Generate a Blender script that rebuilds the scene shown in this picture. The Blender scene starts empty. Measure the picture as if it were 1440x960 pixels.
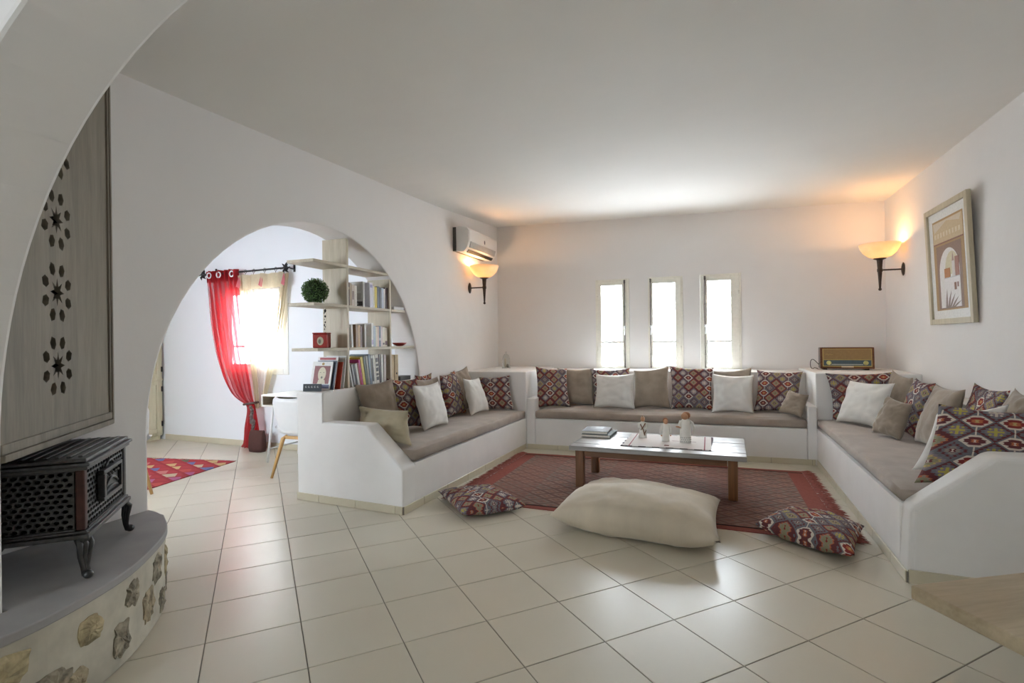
import bpy, bmesh, math, random
from mathutils import Vector, Matrix, noise

C = bpy.context.scene.collection
PI = math.pi
R = math.radians
rnd = random.Random(7)

# ------------------------------------------------------------------ camera
YAW, PITCH, ROLL = 0.36, -0.001, -0.012
def cam_axes():
    cy, sy = math.cos(YAW), math.sin(YAW)
    cp, sp = math.cos(PITCH), math.sin(PITCH)
    right = Vector((cy, sy, 0)); fwd = Vector((-sy*cp, cy*cp, sp)); up = right.cross(fwd)
    r2 = math.cos(ROLL)*right + math.sin(ROLL)*up
    u2 = -math.sin(ROLL)*right + math.cos(ROLL)*up
    return r2, u2, fwd
CR, CU, CF = cam_axes()
CAM = Vector((0, 0, 1.30))
cd = bpy.data.cameras.new('camera'); cam = bpy.data.objects.new('camera', cd); C.objects.link(cam)
cd.sensor_width = 36; cd.lens = 736.6/1440*36; cd.clip_start = 0.02
cam.matrix_world = Matrix(((CR.x, CU.x, -CF.x, 0), (CR.y, CU.y, -CF.y, 0), (CR.z, CU.z, -CF.z, 1.30), (0, 0, 0, 1)))
bpy.context.scene.camera = cam

# ------------------------------------------------------------------ sky, exposure, daylight portals
sc = bpy.context.scene
w = bpy.data.worlds.new('sky'); sc.world = w; w.use_nodes = True
bg = w.node_tree.nodes['Background']
bg.inputs[0].default_value = (0.85, 0.93, 1.0, 1); bg.inputs[1].default_value = 12.0
sc.view_settings.view_transform = 'Standard'; sc.view_settings.look = 'None'
sc.view_settings.gamma = 1; sc.view_settings.use_curve_mapping = False
sc.view_settings.exposure = 1.72
sc.cycles.use_denoising = True
sc.cycles.max_bounces = 14; sc.cycles.diffuse_bounces = 9; sc.cycles.transparent_max_bounces = 16
sc.cycles.sample_clamp_indirect = 6.0
sc.cycles.caustics_reflective = False; sc.cycles.caustics_refractive = False

def portal(name, loc, rot, sx, sy):
    l = bpy.data.lights.new(name, 'AREA'); l.shape = 'RECTANGLE'; l.size = sx; l.size_y = sy
    l.cycles.is_portal = True
    o = bpy.data.objects.new(name, l); o.location = loc; o.rotation_euler = rot; C.objects.link(o)
# -Z of the light faces into the room
portal('daylight_back', (-0.55, 7.60, 1.5), (R(90), 0, R(180)), 2.2, 1.4)
portal('daylight_dining', (-5.35, 5.32, 1.48), (R(90), 0, R(180)), 1.3, 1.3)
portal('daylight_dining_side', (-5.2, 0.80, 1.5), (R(90), 0, 0), 1.1, 1.1)  # at the added opening in the unseen dining wall
portal('daylight_rear_opening', (-2.2, -3.25, 1.2), (R(90), 0, 0), 0.4, 2.2)  # at the added rear opening, out of view

# ------------------------------------------------------------------ node helpers
class X:
    """a value inside a node tree, with arithmetic"""
    def __init__(s, nt, v): s.nt = nt; s.v = v
    def _op(s, op, *a):
        n = s.nt.nodes.new('ShaderNodeMath'); n.operation = op
        for i, q in enumerate((s,)+a):
            q = q.v if isinstance(q, X) else q
            if isinstance(q, (int, float)): n.inputs[i].default_value = q
            else: s.nt.links.new(q, n.inputs[i])
        return X(s.nt, n.outputs[0])
    def __add__(s, o): return s._op('ADD', o)
    def __sub__(s, o): return s._op('SUBTRACT', o)
    def __mul__(s, o): return s._op('MULTIPLY', o)
    def __truediv__(s, o): return s._op('DIVIDE', o)
    def floor(s): return s._op('FLOOR')
    def fract(s): return s._op('FRACT')
    def abs(s): return s._op('ABSOLUTE')
    def max(s, o): return s._op('MAXIMUM', o)
    def min(s, o): return s._op('MINIMUM', o)
    def lt(s, o): return s._op('LESS_THAN', o)
    def gt(s, o): return s._op('GREATER_THAN', o)
    def sin(s): return s._op('SINE')

MATS = {}
def newmat(name):
    m = bpy.data.materials.new(name); m.use_nodes = True
    nt = m.node_tree; b = nt.nodes['Principled BSDF']
    MATS[name] = m
    return m, nt, b
def inp(nt, sock, v):
    if isinstance(v, X): v = v.v
    if hasattr(v, 'is_output'): nt.links.new(v, sock)
    elif isinstance(v, (tuple, list)): sock.default_value = (*v, 1) if len(v) == 3 else v
    else: sock.default_value = v
def mix(nt, f, a, b, mode='MIX'):
    n = nt.nodes.new('ShaderNodeMix'); n.data_type = 'RGBA'; n.blend_type = mode
    inp(nt, n.inputs[0], f); inp(nt, n.inputs[6], a); inp(nt, n.inputs[7], b)
    return n.outputs[2]
def tex(nt, kind='Object', scale=(1, 1, 1), rot=(0, 0, 0)):
    t = nt.nodes.new('ShaderNodeTexCoord'); mp = nt.nodes.new('ShaderNodeMapping')
    mp.inputs['Scale'].default_value = scale; mp.inputs['Rotation'].default_value = rot
    nt.links.new(t.outputs[kind], mp.inputs[0]); return mp.outputs[0]
def noisetex(nt, vec, scale, detail=3, rough=.55, dist=0):
    n = nt.nodes.new('ShaderNodeTexNoise'); n.inputs['Scale'].default_value = scale
    n.inputs['Detail'].default_value = detail; n.inputs['Roughness'].default_value = rough
    n.inputs['Distortion'].default_value = dist
    nt.links.new(vec, n.inputs['Vector']); return n.outputs[0]
def ramp(nt, fac, stops, interp='LINEAR'):
    n = nt.nodes.new('ShaderNodeValToRGB'); cr = n.color_ramp; cr.interpolation = interp
    while len(cr.elements) < len(stops): cr.elements.new(0.5)
    for e, (p, c) in zip(cr.elements, stops): e.position = p; e.color = (*c, 1)
    inp(nt, n.inputs[0], fac); return n.outputs[0]
def bump(nt, b, h, strength=.2, dist=.01):
    n = nt.nodes.new('ShaderNodeBump'); n.inputs['Strength'].default_value = strength; n.inputs['Distance'].default_value = dist
    inp(nt, n.inputs['Height'], h); nt.links.new(n.outputs[0], b.inputs['Normal'])

def plain(name, col, rough=.6, metal=0, var=.08, scale=30, bumpy=0, spec=.5):
    m, nt, b = newmat(name)
    v = tex(nt); n = noisetex(nt, v, scale)
    lo = tuple(c*(1-var) for c in col); hi = tuple(min(1, c*(1+var)) for c in col)
    nt.links.new(ramp(nt, n, [(.3, lo), (.7, hi)]), b.inputs['Base Color'])
    b.inputs['Roughness'].default_value = rough; b.inputs['Metallic'].default_value = metal
    b.inputs['Specular IOR Level'].default_value = spec
    if bumpy: bump(nt, b, n, bumpy, .004)
    return m

def plaster(name, col):
    m, nt, b = newmat(name)
    v = tex(nt); big = noisetex(nt, v, 1.1, 3); fine = noisetex(nt, v, 42, 4)
    nt.links.new(ramp(nt, big, [(.3, tuple(c*.965 for c in col)), (.7, col)]), b.inputs['Base Color'])
    b.inputs['Roughness'].default_value = .85; b.inputs['Specular IOR Level'].default_value = .25
    h = (X(nt, big)*6 + X(nt, fine)*.12)
    bump(nt, b, h, .35, .01); return m

def wood(name, c1, c2, axis, rough=.5, scale=6, stretch=14, contrast=(.35, .68)):
    m, nt, b = newmat(name)
    s = [stretch]*3; s[axis] = 1.0
    v = tex(nt, 'Object', tuple(s))
    n = noisetex(nt, v, scale*.25, 5, .6, .6); n2 = noisetex(nt, v, scale*2, 3)
    f = X(nt, n)*.75 + X(nt, n2)*.25
    nt.links.new(ramp(nt, f, [(contrast[0], c1), (contrast[1], c2)]), b.inputs['Base Color'])
    b.inputs['Roughness'].default_value = rough; bump(nt, b, f, .15, .003); return m

def fabric(name, col, sheen=.3, var=.10, weave=260, rough=.85):
    m, nt, b = newmat(name)
    t = tex(nt, 'UV'); n = noisetex(nt, t, 6, 4); f = noisetex(nt, t, weave, 2)
    nt.links.new(ramp(nt, n, [(.3, tuple(c*(1-var) for c in col)), (.72, tuple(min(1, c*(1+var)) for c in col))]), b.inputs['Base Color'])
    b.inputs['Roughness'].default_value = rough; b.inputs['Sheen Weight'].default_value = sheen
    b.inputs['Sheen Roughness'].default_value = .4; b.inputs['Specular IOR Level'].default_value = .2
    bump(nt, b, X(nt, f)*.4 + X(nt, n)*1.2, .25, .004); return m

def diamond(nt, kind, sx, sy):
    """staggered lozenge lattice: returns x, y in -1..1, d = |x|+|y|, two random values per lozenge"""
    t = nt.nodes.new('ShaderNodeTexCoord'); sp = nt.nodes.new('ShaderNodeSeparateXYZ')
    nt.links.new(t.outputs[kind], sp.inputs[0])
    u, v = X(nt, sp.outputs[0])/sx, X(nt, sp.outputs[1])/sy
    p, q = u+v, u-v
    ip, iq = p.floor(), q.floor(); fp, fq = p-ip-.5, q-iq-.5
    cb = nt.nodes.new('ShaderNodeCombineXYZ'); nt.links.new(ip.v, cb.inputs[0]); nt.links.new(iq.v, cb.inputs[1])
    wn = nt.nodes.new('ShaderNodeTexWhiteNoise'); wn.noise_dimensions = '2D'; nt.links.new(cb.outputs[0], wn.inputs['Vector'])
    sc_ = nt.nodes.new('ShaderNodeSeparateColor'); nt.links.new(wn.outputs['Color'], sc_.inputs[0])
    x, y = fp+fq, fp-fq
    return x, y, x.abs()+y.abs(), X(nt, sc_.outputs[0]), X(nt, sc_.outputs[1]), ip, iq

def kilim(name, sx=.115, sy=.112, hexes_more=0.0):
    m, nt, b = newmat(name)
    x, y, d, r1, r2, ip, iq = diamond(nt, 'UV', sx, sy)
    tri = lambda a, k: ((a*k).fract()-.5).abs()*2
    saw = tri(y, 4.5)*.20
    dh = d.max(y.abs()*1.45)
    dhs = dh + saw - .10
    ds = d + saw - .10
    link = (x.abs().lt(.045)*y.abs().gt(.60)).max(dh.lt(.86)*dh.gt(.74))
    SL, CRM, RED, ORG, YEL, OLV, MAR, VIO = (.17, .165, .185), (.66, .59, .51), (.25, .045, .042), (.47, .15, .075), (.50, .37, .15), (.28, .26, .16), (.15, .05, .055), (.25, .205, .235)
    A1 = ramp(nt, dhs, [(0, YEL), (.15, ORG), (.36, RED), (.66, CRM), (.90, SL)], 'CONSTANT')
    A2 = ramp(nt, dhs, [(0, CRM), (.10, ORG), (.24, MAR), (.62, CRM), (.90, SL)], 'CONSTANT')
    B1 = ramp(nt, ds, [(0, CRM), (.09, MAR), (.24, OLV), (.52, YEL), (.64, VIO), (.86, SL)], 'CONSTANT')
    B2 = ramp(nt, ds, [(0, RED), (.12, OLV), (.46, (.30, .27, .22)), (.58, ORG), (.70, MAR)], 'CONSTANT')
    cross = (x.abs().min(y.abs()).lt(.085)._op('MULTIPLY', x.abs().max(y.abs()).lt(.42))).max(((x.abs()-.28).abs() + (y.abs()-.28).abs()).lt(.11))
    Cg = ramp(nt, ds, [(0, VIO), (.58, SL), (.80, MAR)], 'CONSTANT')
    Cc = mix(nt, cross, Cg, mix(nt, r2.gt(.55), (.60, .52, .44), (.47, .40, .10)))
    hexes = mix(nt, r2.gt(.5), A1, A2)
    hexes = mix(nt, link, mix(nt, dh.gt(.85), hexes, SL), CRM)
    dia = mix(nt, r2.gt(.45), B1, B2)
    odd = ((ip+iq)*.5).fract().gt(.25)
    four = ((ip+iq)*.25).fract().gt(.45)
    ev = mix(nt, (four*.8+r1*.6).gt(.52+hexes_more*1.9), hexes, dia)
    G1 = ramp(nt, ds, [(0, CRM), (.10, MAR), (.22, (.27, .24, .22)), (.44, SL), (.60, MAR), (.76, SL)], 'CONSTANT')
    od = mix(nt, r1.gt(.45-hexes_more), mix(nt, r2.gt(.5+hexes_more), G1, mix(nt, hexes_more*3, B2, B1)), Cc)
    col = mix(nt, odd, ev, od)
    t = tex(nt, 'UV'); n = noisetex(nt, t, 220, 2)
    col = mix(nt, .25, col, ramp(nt, n, [(.3, (.55, .55, .55)), (.7, (1, 1, 1))]), 'MULTIPLY')
    inp(nt, b.inputs['Base Color'], col)
    b.inputs['Roughness'].default_value = .9; b.inputs['Specular IOR Level'].default_value = .15
    bump(nt, b, n, .3, .003); return m

plaster('plaster', (.80, .785, .775)); plaster('plaster_ceiling', (.77, .755, .72)); plaster('plaster_dining', (.80, .83, .865))
plain('bench_plaster', (.79, .78, .765), .8, var=.03, scale=4, bumpy=.2, spec=.25)
plain('grout', (.22, .20, .165), .9)
def tilemat(name, col):
    m, nt, b = newmat(name)
    oi = nt.nodes.new('ShaderNodeObjectInfo'); v = tex(nt); n = noisetex(nt, v, 2.2, 4); n2 = noisetex(nt, v, 60, 2)
    f = X(nt, n)*.6 + X(nt, oi.outputs['Random'])*.25 + X(nt, n2)*.15
    inp(nt, b.inputs['Base Color'], ramp(nt, f, [(.25, tuple(c*.93 for c in col)), (.75, col)]))
    b.inputs['Roughness'].default_value = .32; b.inputs['Specular IOR Level'].default_value = .38
    bump(nt, b, n, .03, .01); return m
tilemat('floor_tile', (.60, .56, .46)); tilemat('base_tile', (.60, .55, .42))
fabric('taupe', (.33, .275, .22), .35, .16); fabric('taupe_seat', (.36, .305, .26), .30, .12); fabric('khaki', (.40, .35, .245), .3, .14)
fabric('sand', (.56, .49, .38), .35, .10); fabric('linen', (.74, .73, .70), .1, .03)
kilim('kilim'); kilim('kilim_large', .165, .118, .3)
wood('shelf_wood', (.44, .385, .28), (.58, .52, .40), 2); wood('shelf_wood_flat', (.40, .345, .25), (.55, .49, .37), 1)
wood('hood_wood', (.16, .138, .105), (.255, .225, .175), 2, .6, 5, 10)
wood('table_leg_wood', (.13, .05, .014), (.26, .11, .035), 2, .45); wood('apron_wood', (.12, .046, .014), (.24, .10, .034), 0, .45)
wood('grey_plank', (.235, .22, .205), (.36, .345, .325), 0, .32, 7, 12)
wood('slab_wood', (.36, .29, .19), (.55, .46, .32), 0, .4, 4, 9); wood('slab_edge', (.50, .41, .27), (.64, .54, .38), 0, .5, 4, 9)
wood('oak_leg', (.50, .29, .10), (.64, .40, .17), 2, .4); wood('cabinet_wood', (.52, .48, .33), (.66, .62, .47), 2, .6)
wood('radio_wood', (.09, .03, .012), (.20, .075, .03), 0, .25); wood('picture_wood', (.46, .40, .28), (.60, .54, .40), 2, .5)
plain('cast_iron', (.075, .075, .075), .36, .7, .2, 40, .15); plain('soot_shade_black', (.008, .008, .008), .9)  # last one: soot of the stove, also shade painted inside the hood
plain('rust_enamel', (.055, .017, .011), .5, .2, .3, 25)
plain('bronze', (.065, .045, .035), .45, .6, .2); plain('steel_rod', (.17, .155, .14), .4, .7, .2); plain('iron_black', (.03, .03, .033), .5, .5)
plain('white_paint', (.80, .80, .76), .45, var=.02); plain('frame_cream', (.80, .78, .70), .5, var=.04)
plain('white_plastic', (.72, .71, .69), .35, var=.015); plain('dark_plastic', (.05, .048, .045), .5); plain('grey_plastic', (.38, .38, .37), .4)
plain('chair_shell', (.80, .81, .82), .4, var=.01); plain('white_metal', (.82, .83, .84), .4, var=.01)
plain('black', (.012, .012, .012), .6); plain('paper', (.74, .70, .62), .8, var=.06, scale=90)
plain('stone_a', (.34, .29, .20), .95, var=.5, scale=22, bumpy=.8); plain('stone_b', (.28, .25, .19), .95, var=.55, scale=26, bumpy=.8); plain('stone_c', (.40, .34, .21), .95, var=.45, scale=18, bumpy=.8)
plain('hearth_mortar', (.50, .475, .40), .95, var=.16, scale=7, bumpy=.9); plain('hearth_top', (.32, .315, .315), .7, var=.08, scale=5, bumpy=.25)
plain('carved_white', (.74, .72, .67), .7, var=.04, bumpy=.2); plain('skin_clay', (.50, .27, .15), .7); plain('hair_brown', (.30, .12, .05), .7)
plain('leaf', (.07, .15, .035), .6, var=.5, scale=60); plain('leaf_dark', (.012, .028, .008), .8)
plain('red_lacquer', (.33, .022, .015), .35, var=.15); plain('gold', (.50, .36, .12), .35, .8, .1)

# glass that light really passes
m, nt, b = newmat('window_glass')
g = nt.nodes.new('ShaderNodeBsdfGlossy'); g.inputs['Roughness'].default_value = .02; tr = nt.nodes.new('ShaderNodeBsdfTransparent')
fr = nt.nodes.new('ShaderNodeLayerWeight'); fr.inputs[0].default_value = .5; mx = nt.nodes.new('ShaderNodeMixShader')
fa = X(nt, fr.outputs['Facing']); nt.links.new((fa*fa*fa*fa*.5+.03).v, mx.inputs[0]); nt.links.new(tr.outputs[0], mx.inputs[1]); nt.links.new(g.outputs[0], mx.inputs[2])
nt.links.new(mx.outputs[0], nt.nodes['Material Output'].inputs[0])

def sheer(name, col, through, tcol):
    m, nt, b = newmat(name)
    v = tex(nt, 'UV'); n = noisetex(nt, v, 40, 2)
    tl = nt.nodes.new('ShaderNodeBsdfTranslucent'); tl.inputs[0].default_value = (*col, 1)
    df = nt.nodes.new('ShaderNodeBsdfDiffuse'); inp(nt, df.inputs[0], ramp(nt, n, [(.3, tuple(c*.85 for c in col)), (.7, col)]))
    tp = nt.nodes.new('ShaderNodeBsdfTransparent'); tp.inputs[0].default_value = (*tcol, 1)
    a = nt.nodes.new('ShaderNodeMixShader'); a.inputs[0].default_value = .5
    c = nt.nodes.new('ShaderNodeMixShader'); c.inputs[0].default_value = through
    nt.links.new(df.outputs[0], a.inputs[1]); nt.links.new(tl.outputs[0], a.inputs[2])
    nt.links.new(a.outputs[0], c.inputs[1]); nt.links.new(tp.outputs[0], c.inputs[2])
    nt.links.new(c.outputs[0], nt.nodes['Material Output'].inputs[0]); return m
sheer('red_sheer', (.60, .05, .06), .42, (1, .74, .76)); sheer('cream_sheer', (.82, .76, .72), .60, (1, .97, .95)); sheer('cream_cloth', (.70, .62, .46), .04, (1, .95, .9))
sheer('maroon_cloth', (.36, .03, .035), .02, (1, .7, .7)); sheer('pink_cloth', (.66, .20, .24), .08, (1, .7, .7))
m, nt, b = newmat('lamp_glass')
tl = nt.nodes.new('ShaderNodeBsdfTranslucent'); tl.inputs[0].default_value = (.95, .86, .70, 1)
df = nt.nodes.new('ShaderNodeBsdfDiffuse'); v = tex(nt); n = noisetex(nt, v, 9, 3)
inp(nt, df.inputs[0], ramp(nt, n, [(.3, (.74, .62, .45)), (.7, (.86, .78, .64))]))
a = nt.nodes.new('ShaderNodeMixShader'); a.inputs[0].default_value = .34
nt.links.new(df.outputs[0], a.inputs[1]); nt.links.new(tl.outputs[0], a.inputs[2]); nt.links.new(a.outputs[0], nt.nodes['Material Output'].inputs[0])
m, nt, b = newmat('bulb'); b.inputs['Emission Color'].default_value = (1, .72, .36, 1); b.inputs['Emission Strength'].default_value = 2.6; b.inputs['Base Color'].default_value = (.9, .8, .6, 1)

def rugmat(name):
    m, nt, b = newmat(name)
    x, y, d, r1, r2, ip, iq = diamond(nt, 'Object', .20, .15)
    t = nt.nodes.new('ShaderNodeTexCoord'); sp = nt.nodes.new('ShaderNodeSeparateXYZ'); nt.links.new(t.outputs['Object'], sp.inputs[0])
    px, py = X(nt, sp.outputs[0]), X(nt, sp.outputs[1])
    A = ramp(nt, d, [(0, (0.362, 0.205, 0.148)), (.2, (0.229, 0.124, 0.106)), (.45, (0.325, 0.222, 0.179)), (.68, (0.258, 0.137, 0.114)), (.88, (0.157, 0.101, 0.088))], 'CONSTANT')
    B = ramp(nt, d, [(0, (0.173, 0.138, 0.122)), (.22, (0.284, 0.140, 0.116)), (.5, (0.245, 0.204, 0.173)), (.72, (0.270, 0.158, 0.130)), (.88, (0.158, 0.106, 0.093))], 'CONSTANT')
    col = mix(nt, r1.gt(.5), A, B)
    band = (px*1.15).fract().gt(.62)
    col = mix(nt, band*.30, col, (.27, .12, .095))
    n = noisetex(nt, tex(nt, 'Object', (1, 6, 1)), 30, 3)
    col = mix(nt, .4, col, ramp(nt, n, [(.3, (.6, .6, .6)), (.7, (1, 1, 1))]), 'MULTIPLY')
    red = ramp(nt, n, [(.3, (.22, .066, .052)), (.7, (.31, .105, .083))])
    endm = px.abs().gt(1.27)
    edge = py.abs().gt(.855)
    col = mix(nt, endm.max(edge), col, red)
    line = ((py.abs()-.865).abs()).lt(.012)
    col = mix(nt, line, col, (.03, .015, .015))
    inp(nt, b.inputs['Base Color'], col); b.inputs['Roughness'].default_value = .95; b.inputs['Specular IOR Level'].default_value = .1
    bump(nt, b, n, .5, .004)
rugmat('rug_weave'); plain('rug_fringe', (.26, .075, .058), .95, var=.3, scale=60)
def rugmat2(name):
    m, nt, b = newmat(name)
    x, y, d, r1, r2, ip, iq = diamond(nt, 'Object', .34, .20)
    pal = ramp(nt, r1, [(0, (.45, .16, .14)), (.2, (.50, .36, .16)), (.36, (.11, .13, .30)), (.5, (.36, .10, .22)), (.64, (.45, .38, .26)), (.78, (.10, .11, .06)), (.9, (.40, .05, .04))], 'CONSTANT')
    half = mix(nt, (x+y*.4).gt(r2*.4-.2), pal, (.33, .02, .03))
    col = mix(nt, d.lt(.82), (.27, .012, .02), half)
    n = noisetex(nt, tex(nt, 'Object', (1, 6, 1)), 40, 3)
    col = mix(nt, .4, col, ramp(nt, n, [(.3, (.6, .6, .6)), (.7, (1, 1, 1))]), 'MULTIPLY')
    inp(nt, b.inputs['Base Color'], col); b.inputs['Roughness'].default_value = .95
rugmat2('rug_bright'); plain('fringe_dark', (.10, .09, .07), .95)
FLAT = {}
def flat(col, rough=.6):
    k = tuple(round(c, 3) for c in col)+(rough,)
    if k not in FLAT: FLAT[k] = plain('print_%d' % len(FLAT), col, rough, var=.07, scale=50)
    return FLAT[k]

# ------------------------------------------------------------------ mesh helpers
class MB:
    def __init__(s): s.v = []; s.f = []; s.mi = []; s.uv = None
    def add(s, vs, fs, mi=0):
        o = len(s.v); s.v += [tuple(p) for p in vs]; s.f += [tuple(i+o for i in f) for f in fs]; s.mi += [mi]*len(fs); return s
    def box(s, a, b, mi=0, mat=None):
        (x0, y0, z0), (x1, y1, z1) = a, b
        vs = [Vector(p) for p in ((x0, y0, z0), (x1, y0, z0), (x1, y1, z0), (x0, y1, z0), (x0, y0, z1), (x1, y0, z1), (x1, y1, z1), (x0, y1, z1))]
        if mat is not None: vs = [mat @ p for p in vs]
        return s.add(vs, [(0, 3, 2, 1), (4, 5, 6, 7), (0, 1, 5, 4), (1, 2, 6, 5), (2, 3, 7, 6), (3, 0, 4, 7)], mi)
    def bar(s, p, q, w, d=None, up=(0, 0, 1), mi=0):
        p, q = Vector(p), Vector(q); t = (q-p).normalized(); a = t.cross(Vector(up))
        if a.length < 1e-4: a = t.cross(Vector((1, 0, 0)))
        a.normalize(); b = a.cross(t); d = d or w; vs = []
        for c in (p, q):
            for i, j in ((-1, -1), (1, -1), (1, 1), (-1, 1)): vs.append(c+a*i*w/2+b*j*d/2)
        return s.add(vs, [(0, 1, 2, 3), (7, 6, 5, 4), (0, 4, 5, 1), (1, 5, 6, 2), (2, 6, 7, 3), (3, 7, 4, 0)], mi)
    def sweep(s, pts, rad, n=8, mi=0, cap=True, squash=1):
        pts = [Vector(p) for p in pts]; rs = rad if isinstance(rad, (list, tuple)) else [rad]*len(pts)
        vs = []; ref = None
        for i, p in enumerate(pts):
            t = (pts[min(i+1, len(pts)-1)]-pts[max(i-1, 0)]).normalized()
            if ref is None:
                ref = t.cross(Vector((0, 0, 1)))
                if ref.length < .05: ref = t.cross(Vector((1, 0, 0)))
            a = (ref - t*ref.dot(t)).normalized(); ref = a; b = t.cross(a)
            for k in range(n):
                q = 2*PI*k/n; vs.append(p+(a*math.cos(q)+b*math.sin(q)*squash)*rs[i])
        fs = [(i*n+k, i*n+(k+1) % n, (i+1)*n+(k+1) % n, (i+1)*n+k) for i in range(len(pts)-1) for k in range(n)]
        if cap: fs += [tuple(range(n))[::-1], tuple((len(pts)-1)*n+k for k in range(n))]
        return s.add(vs, fs, mi)
    def lathe(s, prof, n=24, c=(0, 0, 0), mi=0, sx=1, sy=1, cap=True):
        vs = []; m = len(prof)
        for r, z in prof:
            for k in range(n):
                a = 2*PI*k/n; vs.append((c[0]+r*math.cos(a)*sx, c[1]+r*math.sin(a)*sy, c[2]+z))
        fs = [(i*n+k, i*n+(k+1) % n, (i+1)*n+(k+1) % n, (i+1)*n+k) for i in range(m-1) for k in range(n)]
        if cap: fs += [tuple(range(n))[::-1], tuple((m-1)*n+k for k in range(n))]
        return s.add(vs, fs, mi)
    def ball(s, c, r, n=12, sz=1, mi=0, sx=1, sy=1):
        return s.lathe([(max(1e-4, r*math.sin(PI*i/n)), -r*sz*math.cos(PI*i/n)) for i in range(n+1)], n*2, c, mi, sx, sy)
    def prism(s, poly, a, b, axis, mi=0):
        """poly in the two other axes (in x,y,z order), extruded from a to b (numbers, or functions of the polygon point)"""
        n = len(poly); vs = []
        for t in (a, b):
            for p in poly:
                q = list(p); q.insert(axis, t(p) if callable(t) else t); vs.append(q)
        return s.add(vs, [tuple(range(n)), tuple(range(2*n-1, n-1, -1))] + [(i, n+i, n+(i+1) % n, (i+1) % n) for i in range(n)], mi)
    def obj(s, name, mats, parent=None, smooth=False, bevel=0, local=False, seg=2, sub=0, loc=None, skip=None):
        me = bpy.data.meshes.new(name); me.from_pydata(s.v, [], s.f)
        for m_ in (mats if isinstance(mats, (list, tuple)) else [mats]): me.materials.append(MATS[m_] if isinstance(m_, str) else m_)
        me.polygons.foreach_set('material_index', s.mi)
        bm = bmesh.new(); bm.from_mesh(me); bmesh.ops.recalc_face_normals(bm, faces=bm.faces)
        if skip is not None:
            es = [e for e in bm.edges if e.calc_face_angle(0) > R(25) and not all(skip(v_.co) for v_ in e.verts)]
            bmesh.ops.bevel(bm, geom=es, offset=bevel, segments=seg, affect='EDGES', profile=.5, clamp_overlap=True); bevel = 0
        bm.to_mesh(me); bm.free()
        me.polygons.foreach_set('use_smooth', [smooth]*len(me.polygons))
        if s.uv:
            l = me.uv_layers.new(name='UVMap')
            for lp in me.loops: l.data[lp.index].uv = s.uv[lp.vertex_index]
        o = bpy.data.objects.new(name, me); C.objects.link(o)
        if parent is not None:
            o.parent = parent
            if not local: o.location = -origin(parent)
        if bevel:
            md = o.modifiers.new('bevel', 'BEVEL'); md.width = bevel; md.segments = seg; md.limit_method = 'ANGLE'; md.angle_limit = R(40)
        if sub:
            md = o.modifiers.new('sub', 'SUBSURF'); md.levels = sub; md.render_levels = sub
        return o
def origin(o):
    p = Vector(o.location)
    while o.parent: o = o.parent; p += Vector(o.location)
    return p
def tag(o, label=None, cat=None, group=None, kind=None):
    if label: o['label'] = label
    if cat: o['category'] = cat
    if group: o['group'] = group
    if kind: o['kind'] = kind
    return o
def thing(name, label, cat, loc, rotz=0, group=None):
    o = bpy.data.objects.new(name, None); C.objects.link(o); o.location = loc; o.rotation_euler = (0, 0, rotz); o.empty_display_size = .1
    return tag(o, label, cat, group)
def struct(name, mb, mat, parent=None, **k):
    o = mb.obj(name, mat, parent, **k)
    if parent is None: o['kind'] = 'structure'
    return o
def copy_tree(o, parent=None):
    c = o.copy(); C.objects.link(c)
    if parent is not None: c.parent = parent
    for ch in list(o.children): copy_tree(ch, c)
    return c
def project(p):
    q = Vector(p)-CAM; z = q.dot(CF)
    return (720+736.6*q.dot(CR)/z, 480-736.6*q.dot(CU)/z, z) if z > .05 else (None, None, z)

# ------------------------------------------------------------------ room shell
XW, XR, YB = -2.95, 1.93, 7.25            # left wall face, right wall face, back wall face
ARC_Y, ARC_Z, ARC_R = 3.50, 0.79, 1.475
def ceil_z(x, y):
    ys = [(0.5, 2.72), (2.0, 2.765), (5.4, 2.875), (7.25, 3.0), (9, 3.0)]
    y = max(.5, min(y, 8.9))
    for (a, za), (b_, zb) in zip(ys, ys[1:]):
        if a <= y <= b_: zl = za+(zb-za)*(y-a)/(b_-a); break
    t = max(0, min(1, (x-XW)/(XR-XW)))
    return zl*(1-t)+2.878*t
mb = MB(); nx, ny = 12, 18
for k in (0, 1):
    for j in range(ny+1):
        for i in range(nx+1):
            x = XW-.05+(XR-XW+.1)*i/nx; y = .95+(YB-.9)*j/ny
            mb.v.append((x, y, ceil_z(x, y) if k == 0 else 3.35))
N = (nx+1)*(ny+1); id_ = lambda i, j, k: k*N+j*(nx+1)+i
for j in range(ny):
    for i in range(nx):
        for k in (0, 1): mb.f.append((id_(i, j, k), id_(i+1, j, k), id_(i+1, j+1, k), id_(i, j+1, k)))
for j in range(ny): mb.f += [(id_(0, j, 0), id_(0, j+1, 0), id_(0, j+1, 1), id_(0, j, 1)), (id_(nx, j, 0), id_(nx, j+1, 0), id_(nx, j+1, 1), id_(nx, j, 1))]
for i in range(nx): mb.f += [(id_(i, 0, 0), id_(i+1, 0, 0), id_(i+1, 0, 1), id_(i, 0, 1)), (id_(i, ny, 0), id_(i+1, ny, 0), id_(i+1, ny, 1), id_(i, ny, 1))]
mb.mi = [0]*len(mb.f); struct('ceiling', mb, 'plaster_ceiling', smooth=False)

# left wall with the round arch
arc = [(ARC_Y-ARC_R*math.cos(PI*i/40), ARC_Z+ARC_R*math.sin(PI*i/40)) for i in range(41)]
poly = [(.8, 0), (ARC_Y-ARC_R, 0)] + arc + [(ARC_Y+ARC_R, 0), (YB+.3, 0), (YB+.3, 3.3), (.8, 3.3)]
struct('wall_left', MB().prism(poly, XW-.28, XW, 0), 'plaster', bevel=.012)
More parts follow.
